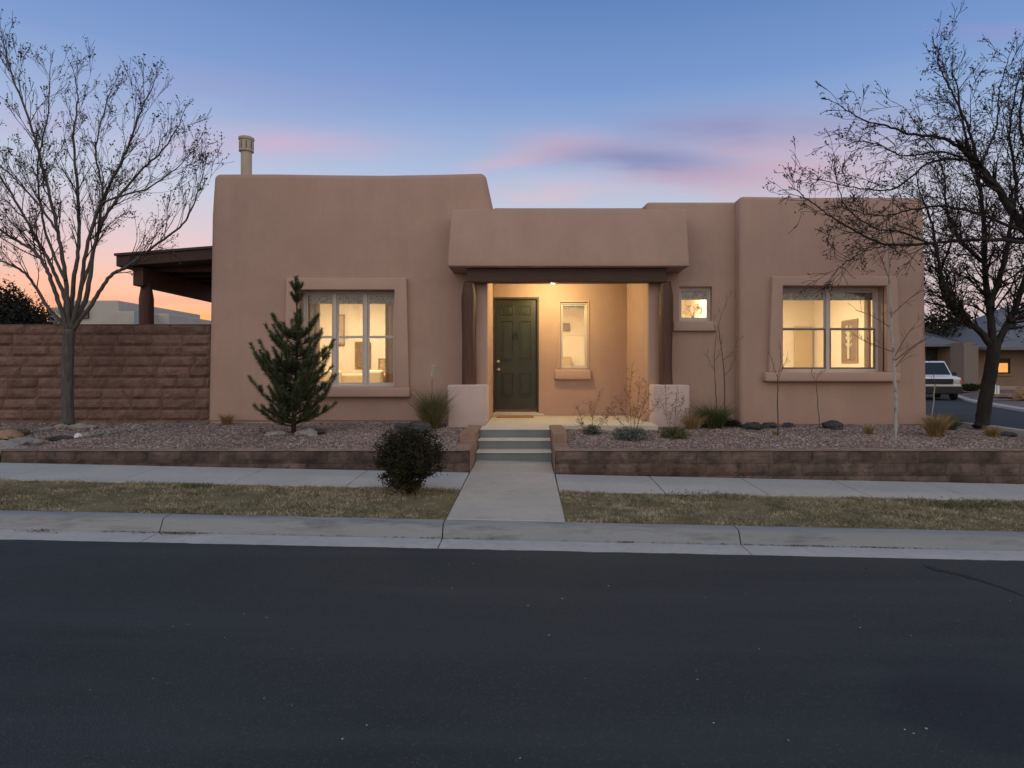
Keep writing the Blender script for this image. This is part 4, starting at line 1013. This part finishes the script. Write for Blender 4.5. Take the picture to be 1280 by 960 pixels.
rock(103,9.7,.17,.09,.06,M_rock,'long flat pale stone right of the bare tree base',10)
rock(60,9.6,.12,.08,.025,M_rock,'thin grey stone, leftmost of those under the bare tree',11)
rock(8,8.9,.24,.18,.07,M_sand,'tan sandstone boulder at the left edge of the gravel',12)
rock(29,9.05,.09,.07,.06,mat('mossy',(.06,.05,.03),(.10,.08,.05),scale=12,bump=.8),'dark brown rounded stone beside the tan boulder',13)
rock(28,8.1,.22,.14,.09,M_rock,'wide flat grey stone at the left end of the retaining wall',14)
rock(4,7.95,.14,.10,.09,M_rock,'pale jagged stone at the left photo edge',15)
rock(14,7.8,.15,.09,.08,M_rock,'low grey stone in front, next to the sidewalk at far left',16)
rock(52,8.35,.10,.07,.04,M_sand,'small tan stone behind the end of the retaining wall',17)
rock(98,8.75,.07,.05,.045,M_white,'small white stone in the dry creek',18)
rock(108,8.85,.06,.04,.04,M_rock,'small pale stone right of the white one in the dry creek',19)
rock(75,8.65,.16,.08,.035,M_lava,'flat dark stone in the dry creek left of the white one',20)
rock(1258,9.4,.13,.1,.05,M_lava,'dark flat stone right of the leaning tree',22)
# dry creek of grey cobbles
n=420; t=nrg.random(n); cx=X(95,8.7)+t*(X(250,10.2)-X(95,8.7)); cy=8.7+t*1.55+.25*np.sin(t*3.1); cx=cx+nrg.normal(size=n)*.05; cy=cy+nrg.normal(size=n)*.06
Pc=np.stack([cx,cy,np.array([bedz(a,b)+.012 for a,b in zip(cx,cy)])],1)
M_cob=mat('cobble',(.13,.12,.12),(.24,.22,.21),tint=.4)
o=pebbles('creek_cobbles',Pc,nrg.uniform(.015,.04,n),M_cob,'grey cobbles of a thin dry creek running through the gravel at left')
# scattered pale stones near left
# ------------------------------------------------------------------ leaf litter and grit on the road
def litter(px,d,rx,ry,n):
    x=X(px,d)+nrg.normal(size=n)*rx; y=d+nrg.normal(size=n)*ry; y=np.minimum(y,5.235); return np.stack([x,y,E-1.3805-.021*x+.006+nrg.random(n)*.006],1)
nl=26; yl=nrg.uniform(2.2,4.8,nl); Ll=np.stack([nrg.uniform(-.8,.8,nl)*yl,yl,np.zeros(nl)],1); Ll[:,2]=E-1.378-.021*Ll[:,0]-.004
Lp=np.concatenate([Ll,litter(52,5.2,.10,.02,60),litter(228,5.22,.10,.025,150),litter(165,5.22,.15,.015,40),litter(783,5.24,.04,.012,40),litter(1010,5.24,.10,.012,60),litter(1110,5.24,.2,.012,70),litter(560,5.25,.15,.01,30),litter(400,5.25,.6,.01,40),litter(900,5.25,.6,.01,60)])
tag(leaves('fallen_leaves',Lp,.013,M_litter,None,flat=.35),'small brown leaf drifts lying in the gutter along the kerb','leaf litter',kind='stuff')
n=260; y=nrg.uniform(1.6,4.95,n); x=(nrg.uniform(-40,1320,n)-661)/800*y
Pg=np.stack([x,y,E-1.378-.021*x-.008],1)
pebbles('road_grit',Pg,(.0015+.005*nrg.random(n)**3),mat('grit',(.30,.29,.27),(.50,.48,.45),tint=.4),'tiny pale bits of grit scattered over the asphalt')

# ------------------------------------------------------------------ beyond the garden wall (left)
nb = empty('neighbour_house', (X(140,32),34,E-1.0), 'pale flat roofed house far behind the garden wall', 'house')
def wbox(px0,px1,py,d,dd,m,par,name='wall'):
    q=MB(); q.box(X(px0,d),X(px1,d),d,d+dd,E-1.05,Z(py,d)); return q.build(name,m,par,bevel=.05)
wbox(88,148,375.5,32,8,M_pale,nb); wbox(144,176,389,31.5,5,M_pale,nb); wbox(172,211,392,33,6,M_pale,nb)
wbox(60,92,384,34,5,M_pale,nb); wbox(167,175,388.5,31,1,mat('grey_box',(.22,.26,.32),rough=.6),nb,'roof_unit')
q=MB(); q.box(X(100,31.9),X(110,31.9),31.9,32.02,Z(398,31.9),Z(388,31.9)); q.build('window',M_glassd,nb)
def hedge(name,px,d,rx,rz_,n,ls,m,label,seed):
    x=X(px,d); return bush(name,(x,d,E-1.02),rx,rz_,n,ls,m,label,stems=12,seed=seed,stemz=0,hollow=.3,lumps=.3)
hedge('dark_shrub',-10,14,1.1,1.42,60000,.04,M_hedge,'dark green shrub showing above the wall at the left edge',51)
hedge('dark_shrub',22,14.3,.75,1.38,36000,.034,M_hedge,'dark shrub above the wall, next to the leftmost one',52)
hedge('brown_shrub',55,14.6,.62,1.28,16000,.022,mat('rust_leaf',(.09,.06,.04),(.15,.10,.07),tint=.4),'sparse brown shrub above the wall left of the bare tree',53)

# ------------------------------------------------------------------ side street and what stands there (right)
zst=E-1.05
Ld=[(5.2,9.6,20),(6.3,8.2,15),(7.5,7.6,12.4),(9.0,7.52,11.3),(10.5,7.5,11.0),(11.7,7.6,11.2),(13.5,8.4,11.7),(16.5,9.6,12.8),(21,12.0,15.2),(25,14.0,17.4),(29.4,16.2,19.9),(40,21.5,26),(60,32,38)]
def zside(d,x):
    t=cl((d-5.2)/4,0,1); return (zr(x)-.004)*(1-t)+(E-.92-.0195*cl(d-10,0,20))*t
m=MB(); vs=[]; fs=[]
for i,(d,a,b) in enumerate(Ld):
    vs+=[(a,d,zside(d,a)),(b,d,zside(d,b))]
    if i: fs.append((2*i-2,2*i-1,2*i+1,2*i))
m.add(vs,fs); tag(m.build('side_street',M_asph),kind='structure')
def kerbline(pts,name,w=.16,h=.07):
    m=MB(); vs=[]; fs=[]
    for i,(x,d) in enumerate(pts):
        z=zside(d,x); a=pts[max(0,i-1)]; b=pts[min(len(pts)-1,i+1)]; t=Vector((b[0]-a[0],b[1]-a[1])).normalized(); nx,ny=-t.y*w,t.x*w
        vs+=[(x,d,z-.15),(x,d,z+h),(x+nx,d+ny,z+h),(x+nx,d+ny,z-.15)]
        if i:
            a=4*(i-1); b=4*i; fs+=[(a,b,b+1,a+1),(a+1,b+1,b+2,a+2),(a+2,b+2,b+3,a+3)]
    m.add(vs,fs+[(0,1,2,3)]); return tag(m.build(name,M_conc),kind='structure')
kerbline([(a-.0,d) for d,a,b in Ld[2:]],'kerb',w=.14)
kerbline([(b,d) for d,a,b in Ld[1:]],'kerb',w=-.35)
# far yard
m=MB(); vs=[]; fs=[]
for i,(d,a,b) in enumerate(Ld[1:]):
    vs+=[(b+.34,d,zside(d,b)+.05),(b+3,d,zst),(b+60,d,zst)]
    if i: fs+=[(3*i-3,3*i-2,3*i+1,3*i),(3*i-2,3*i-1,3*i+2,3*i+1)]
m.add(vs,fs); tag(m.build('neighbour_yard',M_soil),kind='structure')
# tan wall block by far corner
# neighbour house on the right
nh=empty('neighbour_house',(28,42,zst),'tan neighbouring house with grey hipped roof and one lit window','house')
M_nst=mat('neighbour_stucco',(.22,.15,.11),(.26,.175,.13),rough=.9,scale=1)
dN=38
q=MB(); q.box(X(1204,dN),X(1330,dN),dN,dN+9,zst-.1,Z(428,dN)); q=q.build('wall',M_nst,nh)
lw=rect(1247,1263,448,467,dN); bake(q,[cutter(lw[0],lw[1],dN-.3,dN+.4,lw[2],lw[3])])
q=MB(); q.box(X(1205,dN-1.2),X(1223,dN-1.2),dN-1.2,dN-.02,zst-.1,Z(432,dN-1.2)); q.build('wall',mat('neighbour_grey',(.20,.165,.14),rough=.9),nh)
q=MB(); q.box(X(1140,dN+2.5),X(1204,dN+2.5),dN+2.5,dN+9,zst-.1,Z(430,dN+2.5)); q.build('wall',M_nst,nh)
q=MB(); q.box(X(1158,dN+2.5),X(1196,dN+2.5),dN+2.4,dN+2.49,zst,Z(436,dN+2.5)); q.build('carport_dark',mat('carport_shade',(.05,.045,.04),rough=.7),nh)  # dark panel painted for the shade under the open carport
q=MB(); q.box(lw[0],lw[1],dN+.06,dN+.12,lw[2],lw[3]); wq=q.build('window',mat('dark_frame',(.03,.025,.02),rough=.5),nh)
q=MB(); q.box(lw[0]+.08,lw[1]-.12,dN+.045,dN+.055,lw[2]+.08,lw[3]-.28); o=q.build('pane',M_litwin,None); o.parent=wq; o.location=(0,0,0)
q=MB(); q.box(lw[0]-.1,lw[1]+.1,dN-.08,dN+.05,lw[2]-.15,lw[2]-.02); o=q.build('sill',M_nst,None); o.parent=wq; o.location=(0,0,0)
q=MB(); q.box(X(1200,dN),X(1330,dN),dN-.03,dN-.001,zst-.1,zst+.22); q.build('base_band',mat('base_band',(.36,.28,.22)),nh)
def hip(x0,x1,y0,y1,ze,zr_,ridge,name='roof'):
    q=MB(); yc=(y0+y1)/2; e=.15
    v=[(x0,y0,ze),(x1,y0,ze),(x1,y1,ze),(x0,y1,ze),(x0+ridge,yc,zr_),(x1-ridge,yc,zr_)]+[(x0,y0,ze-e),(x1,y0,ze-e),(x1,y1,ze-e),(x0,y1,ze-e)]
    q.add(v,[(0,1,5,4),(1,2,5),(2,3,4,5),(3,0,4),(0,6,7,1),(1,7,8,2),(2,8,9,3),(3,9,6,0),(9,8,7,6)]); return q.build(name,M_tile,nh)
hip(X(1120,dN+1),X(1212,dN+1),dN+1,dN+8,Z(430,dN+1),Z(410,dN+4.5),3.0)
hip(X(1232,dN-1.5),X(1232,dN-1.5)+12,dN-1.5,dN+8,Z(434,dN-1.5),Z(385,dN+3.5),4.5)
# distant dark trees behind neighbour
hedge('evergreen_tree',1178,44,3.2,2.6,9000,.16,M_hedge,'dark distant tree behind the neighbour roof next to the house corner',61)
hedge('evergreen_tree',1300,46,4.0,3.0,9000,.16,M_hedge,'dark distant tree behind the neighbour roof at the right edge',62)
# utility stakes
us=empty('utility_marker',(X(1246,28),28,zst),'pair of short white utility markers on the far yard edge','utility marker')
for k,px in enumerate((1243.5,1247.5)):
    q=MB(); xx_=X(px,28); hh=.42-.05*k; q.tube([Vector((xx_,28,zst-.05)),Vector((xx_,28,zst+.06+hh)),Vector((xx_,28,zst+.09+hh))],[.055,.055,.02],8); q.build('post',M_white,us)
rock(1278,24,.34,.26,.30,M_sand,'tan boulder in the far yard at the right edge',71,z=zst+.05)
rock(1262,25,.6,.3,.10,M_sand,'low tan mound of stone left of the far boulder',72,z=zst+.05)
for k,(px,dd) in enumerate(((1213,33),(1234,35))):
    x=X(px,dd); bush('low_shrub',(x,dd,zst+.05),.45,.2,1500,.05,M_bush,['low dark shrub before the arched wall of the far house','low dark shrub under the lit window of the far house'][k],seed=80+k,stemz=0)

# car
def car():
    T=empty('parked_car',(0,0,0),'white sport utility vehicle parked in the side street, half hidden by the house','car')
    def B(mb,name,m,par=None,**k):
        o=mb.build(name,m,None,**k); o.parent=par or T; o.location=(0,0,0); return o
    # local: x across, y length (front at y=0, rear +4.7), z up
    w=.93
    b=MB()
    prof=[(0.04,.52),(0.02,.62),(.0,.98),(.10,1.06),(1.22,1.13),(1.30,1.14),(4.55,1.14),(4.66,1.0),(4.68,.45)]
    def body_ring(x,s): return [(x,y,z) for y,z in prof]
    secs=[(-w,.0,.0),(-w+.05,.0,.02),(w-.05,.0,.02),(w,.0,.0)]
    L=[(-w, y+.06 if y<.2 else y, z-(.04 if z>1 else 0)) for y,z in prof]; L2=[(-w+.09,y,z) for y,z in prof]; R2=[(w-.09,y,z) for y,z in prof]; R1=[(w, y+.06 if y<.2 else y, z-(.04 if z>1 else 0)) for y,z in prof]
    n=len(prof); b.add(L+L2+R2+R1,[tuple(range(n-1,-1,-1)),tuple(range(3*n,4*n))]+[(r*n+i,(r+1)*n+i,(r+1)*n+(i+1)%n,r*n+(i+1)%n) for r in range(3) for i in range(n)])
    body=B(b,'body',M_car,bevel=.02,limit=25); smooth_by_angle(body,35)
    for y in (.85,3.75):
        for s in (-1,1): pass
    c=MB(); zt=1.82
    c.prism([(-w+.04,1.22,1.10),(w-.04,1.22,1.10),(w-.04,4.58,1.10),(-w+.04,4.58,1.10)],[(-w+.20,1.98,zt),(w-.20,1.98,zt),(w-.20,4.35,zt),(-w+.20,4.35,zt)])
    cab=B(c,'cabin',M_car,bevel=.05,seg=3); smooth_by_angle(cab,35)
    ws_=MB(); # windshield slightly proud, parallel to the raked face
    def fpt(u,t,off=.02):
        y=1.22+.76*t; xw=(w-.04)*(1-t)+(w-.20)*t; z=1.10+(zt-1.10)*t; nrm=Vector((0,-.72,.76)).normalized(); return (u*(xw-.07)+0,y+nrm.y*off,z+nrm.z*off)
    pts=[fpt(-1,.08),fpt(1,.08),fpt(1,.88),fpt(-1,.88)]; pb_=[fpt(-1,.08,-.01),fpt(1,.08,-.01),fpt(1,.88,-.01),fpt(-1,.88,-.01)]
    ws_.prism(pb_,pts); B(ws_,'windshield',M_glassd)
    for s in (-1,1):
        q=MB()
        def sp(y,t): xw=(w-.04)*(1-t)+(w-.20)*t+.006; return (s*xw,y,1.10+(zt-1.10)*t)
        for (ya,yb,yc,yd) in ((1.55,2.55,2.55,2.12),(2.63,3.5,3.5,2.63),(3.58,4.4,4.28,3.58)):
            P=[sp(ya,.1),sp(yb,.1),sp(yc,.85),sp(yd,.85)]; q.prism([(a[0]-s*.02,a[1],a[2]) for a in P],P)
        B(q,'side_window',M_glassd)
        q=MB(); q.box(min(s*w,s*(w+.20)),max(s*w,s*(w+.20)),1.55,1.70,1.12,1.30); B(q,'mirror',M_black,bevel=.03)
        q=MB(); q.box(min(s*.62,s*.86),max(s*.62,s*.86),-.03,.06,.78,.96); B(q,'headlight',M_lens,bevel=.02)
        q=MB(); q.box(min(s*.865,s*.935),max(s*.865,s*.935),-.015,.14,.76,.95); B(q,'turn_signal',M_amber,bevel=.015)
    q=MB(); q.box(-.60,.60,-.03,.05,.74,.98); gr=B(q,'grille',M_black,bevel=.01)
    q=MB()
    for k in range(4): q.box(-.59,.59,-.045,-.028,.77+k*.055,.785+k*.055)
    B(q,'grille_bar',MATS['dark_glass'],gr)
    q=MB(); q.box(-.95,.95,-.12,.12,.30,.66); bp=B(q,'bumper',M_black,bevel=.03)
    q=MB(); q.box(-.90,.90,-.135,-.115,.63,.665); B(q,'bumper_trim',M_rim,bp)
    for y in (.85,3.75):
        for s in (-1,1):
            q=MB(); c0=Vector((s*.70,y,.36)); ax=Vector((s,0,0))
            q.tube([c0,c0+ax*.02,c0+ax*.21,c0+ax*.23],[.33,.36,.36,.33],28); wh=B(q,'wheel',M_tyre,smooth=False)
            q=MB(); q.tube([c0+ax*.225,c0+ax*.238,c0+ax*.24],[.21,.20,.06],20); B(q,'rim',M_rim,wh)
            q=MB(); ar=[]
            for k in range(13):
                an=math.pi*k/12; ar.append(Vector((s*(w+.005),y+.43*math.cos(an),.38+.43*math.sin(an))))
            q.tube(ar,.03,5); B(q,'wheel_arch',M_black)
    q=MB(); q.box(-.8,.8,.1,4.5,.28,.45); B(q,'underbody',M_black)
    for o in T.children: pass
    T.location=(X(1167,29.5),29.2,zside(29.2,19)+.005); T.rotation_euler=(0,0,R(-20))
car()

# ------------------------------------------------------------------ sky
w=bpy.data.worlds.new('World'); scene.world=w; w.use_nodes=True; nt=w.node_tree; nt.nodes.clear()
def wn(t,**k):
    n_=nt.nodes.new(t)
    for a,b in k.items():
        if a in n_.inputs: n_.inputs[a].default_value=b
        else: setattr(n_,a,b)
    return n_
def wl(a,b): nt.links.new(a,b)
def mth(op,a,b=None,c=None,clampv=False):
    n_=nt.nodes.new('ShaderNodeMath'); n_.operation=op; n_.use_clamp=clampv
    for i,v in enumerate((a,b,c)):
        if v is None: continue
        if isinstance(v,(int,float)): n_.inputs[i].default_value=v
        else: wl(v,n_.inputs[i])
    return n_.outputs[0]
tc=wn('ShaderNodeTexCoord'); sep=wn('ShaderNodeSeparateXYZ'); wl(tc.outputs['Generated'],sep.inputs[0])
x_,y_,z_=sep.outputs
hor=mth('SQRT',mth('ADD',mth('MULTIPLY',x_,x_),mth('MULTIPLY',y_,y_)))
vv=mth('DIVIDE',z_,mth('MAXIMUM',hor,.02))
yp=mth('MAXIMUM',y_,.05); uu=mth('DIVIDE',x_,yp); vf=mth('DIVIDE',z_,yp)
def s2l(c): return tuple(((v/255)/12.92 if v/255<=.04045 else ((v/255+.055)/1.055)**2.4) for v in c)
ramp=wn('ShaderNodeValToRGB'); cr=ramp.color_ramp
stops=[(0,(196,116,90)),(.045,(238,154,112)),(.085,(230,166,144)),(.125,(221,183,180)),(.17,(210,193,206)),(.25,(190,202,224)),(.33,(160,184,222)),(.44,(120,154,210)),(.58,(93,131,192)),(.9,(84,112,160)),(1,(78,104,148))]
cr.elements[0].position=0; cr.elements[0].color=c4(s2l(stops[0][1])); cr.elements[1].position=1; cr.elements[1].color=c4(s2l(stops[-1][1]))
for p,c in stops[1:-1]:
    e=cr.elements.new(p); e.color=c4(s2l(c))
wl(mth('MINIMUM',mth('MAXIMUM',vv,0),1),ramp.inputs[0])
cur=ramp.outputs[0]
def mixc(fac,a,colr):
    n_=nt.nodes.new('ShaderNodeMix'); n_.data_type='RGBA'; wl(fac,n_.inputs[0]); wl(a,n_.inputs[6])
    if isinstance(colr,tuple): n_.inputs[7].default_value=c4(colr)
    else: wl(colr,n_.inputs[7])
    return n_.outputs[2]
# right side horizon is paler
fr=mth('MULTIPLY',mth('SUBTRACT',uu,.18,None,True),2.6,None,True); lowm=mth('SUBTRACT',1,mth('MULTIPLY',vf,2.4),None,True)
cur=mixc(mth('MULTIPLY',mth('MULTIPLY',fr,lowm),1.0),cur,s2l((206,198,206)))
cn=wn('ShaderNodeCombineXYZ'); wl(mth('MULTIPLY',uu,2.2),cn.inputs[0]); wl(mth('MULTIPLY',vf,9),cn.inputs[1])
ns=wn('ShaderNodeTexNoise',Scale=1.6,Detail=5,Roughness=.55); wl(cn.outputs[0],ns.inputs['Vector'])
nz=mth('SUBTRACT',ns.outputs['Fac'],.5)
def blob(px,py,a,b,k,amt,colr):
    global cur
    u0=(px-661)/800; v0=(465-py)/800; a/=800; b/=800
    du=mth('SUBTRACT',uu,u0); dv=mth('SUBTRACT',mth('SUBTRACT',vf,v0),mth('MULTIPLY',du,k)); dv=mth('ADD',dv,mth('MULTIPLY',nz,.05)); du=mth('ADD',du,mth('MULTIPLY',nz,.15))
    q=mth('ADD',mth('POWER',mth('ABSOLUTE',mth('DIVIDE',du,a)),2),mth('POWER',mth('ABSOLUTE',mth('DIVIDE',dv,b)),2))
    g_=mth('EXPONENT',mth('MULTIPLY',q,-1)); front=mth('GREATER_THAN',y_,.06)
    f=mth('MULTIPLY',mth('MULTIPLY',g_,front),mth('ADD',mth('MULTIPLY',nz,1.6),amt,None,True)); f=mth('MULTIPLY',f,1.0,None,True)
    cur=mixc(f,cur,s2l(colr))
blob(330,180,150,22,-.02,.45,(226,172,196)); blob(350,110,190,30,0,.28,(150,150,205)); blob(20,150,90,20,0,.3,(190,165,205))
blob(970,206,170,50,.04,.62,(220,172,186)); blob(940,158,190,30,.05,.42,(134,136,186))
blob(650,196,70,13,.20,.45,(214,180,198)); blob(715,183,80,16,-.08,.62,(212,176,198)); blob(690,238,95,16,0,.5,(224,192,202))
blob(810,201,105,17,-.10,.95,(134,140,186)); blob(850,218,110,10,.05,.35,(200,168,194)); blob(1235,38,60,9,0,.4,(160,150,205)); blob(180,372,260,7,0,.55,(205,150,150)); blob(240,395,200,5,0,.6,(246,150,90)); blob(120,345,220,6,0,.35,(240,178,160))
# the unseen sky behind the camera, brightened to light the facade
eastf=mth('MULTIPLY',mth('ADD',mth('MULTIPLY',y_,-1.6),.15,None,True),1.0,None,True)
er=wn('ShaderNodeValToRGB'); ec=er.color_ramp; ec.elements[0].position=0; ec.elements[0].color=(1.07,.90,.70,1); ec.elements[1].position=1; ec.elements[1].color=(.52,.68,.84,1)
e=ec.elements.new(.35); e.color=(1.20,1.07,1.01,1); wl(mth('MAXIMUM',z_,0),er.inputs[0])
cur=mixc(eastf,cur,er.outputs[0])
sky=wn('ShaderNodeTexSky'); sky.sky_type='NISHITA'; sky.sun_disc=False; sky.sun_elevation=R(1.0); sky.sun_rotation=R(-30)
bg1=wn('ShaderNodeBackground',Strength=.93); wl(cur,bg1.inputs[0]); bg2=wn('ShaderNodeBackground',Strength=.03); wl(sky.outputs[0],bg2.inputs[0])
ad=wn('ShaderNodeAddShader'); wl(bg1.outputs[0],ad.inputs[0]); wl(bg2.outputs[0],ad.inputs[1]); out=wn('ShaderNodeOutputWorld'); wl(ad.outputs[0],out.inputs[0])
sun=bpy.data.lights.new('sun','SUN'); sun.energy=.12; sun.angle=R(8); sun.color=(1,.62,.42); so=bpy.data.objects.new('sun',sun); link(so)
sd=Vector((math.sin(R(-30))*math.cos(R(3)),math.cos(R(-30))*math.cos(R(3)),math.sin(R(3)))); so.rotation_euler=sd.to_track_quat('Z','Y').to_euler()

# ------------------------------------------------------------------ camera
cam=bpy.data.cameras.new('camera'); co=bpy.data.objects.new('camera',cam); link(co); co.location=(0,0,E); co.rotation_euler=(R(90),0,0)
cam.sensor_width=36; cam.lens=22.5; cam.shift_x=-21/1280; cam.shift_y=-15/1280; cam.clip_end=3000; cam.clip_start=.05
scene.camera=co
vs_=scene.view_settings; vs_.view_transform='Standard'; vs_.look='None'; vs_.exposure=0; vs_.gamma=1
scene.render.engine='CYCLES'
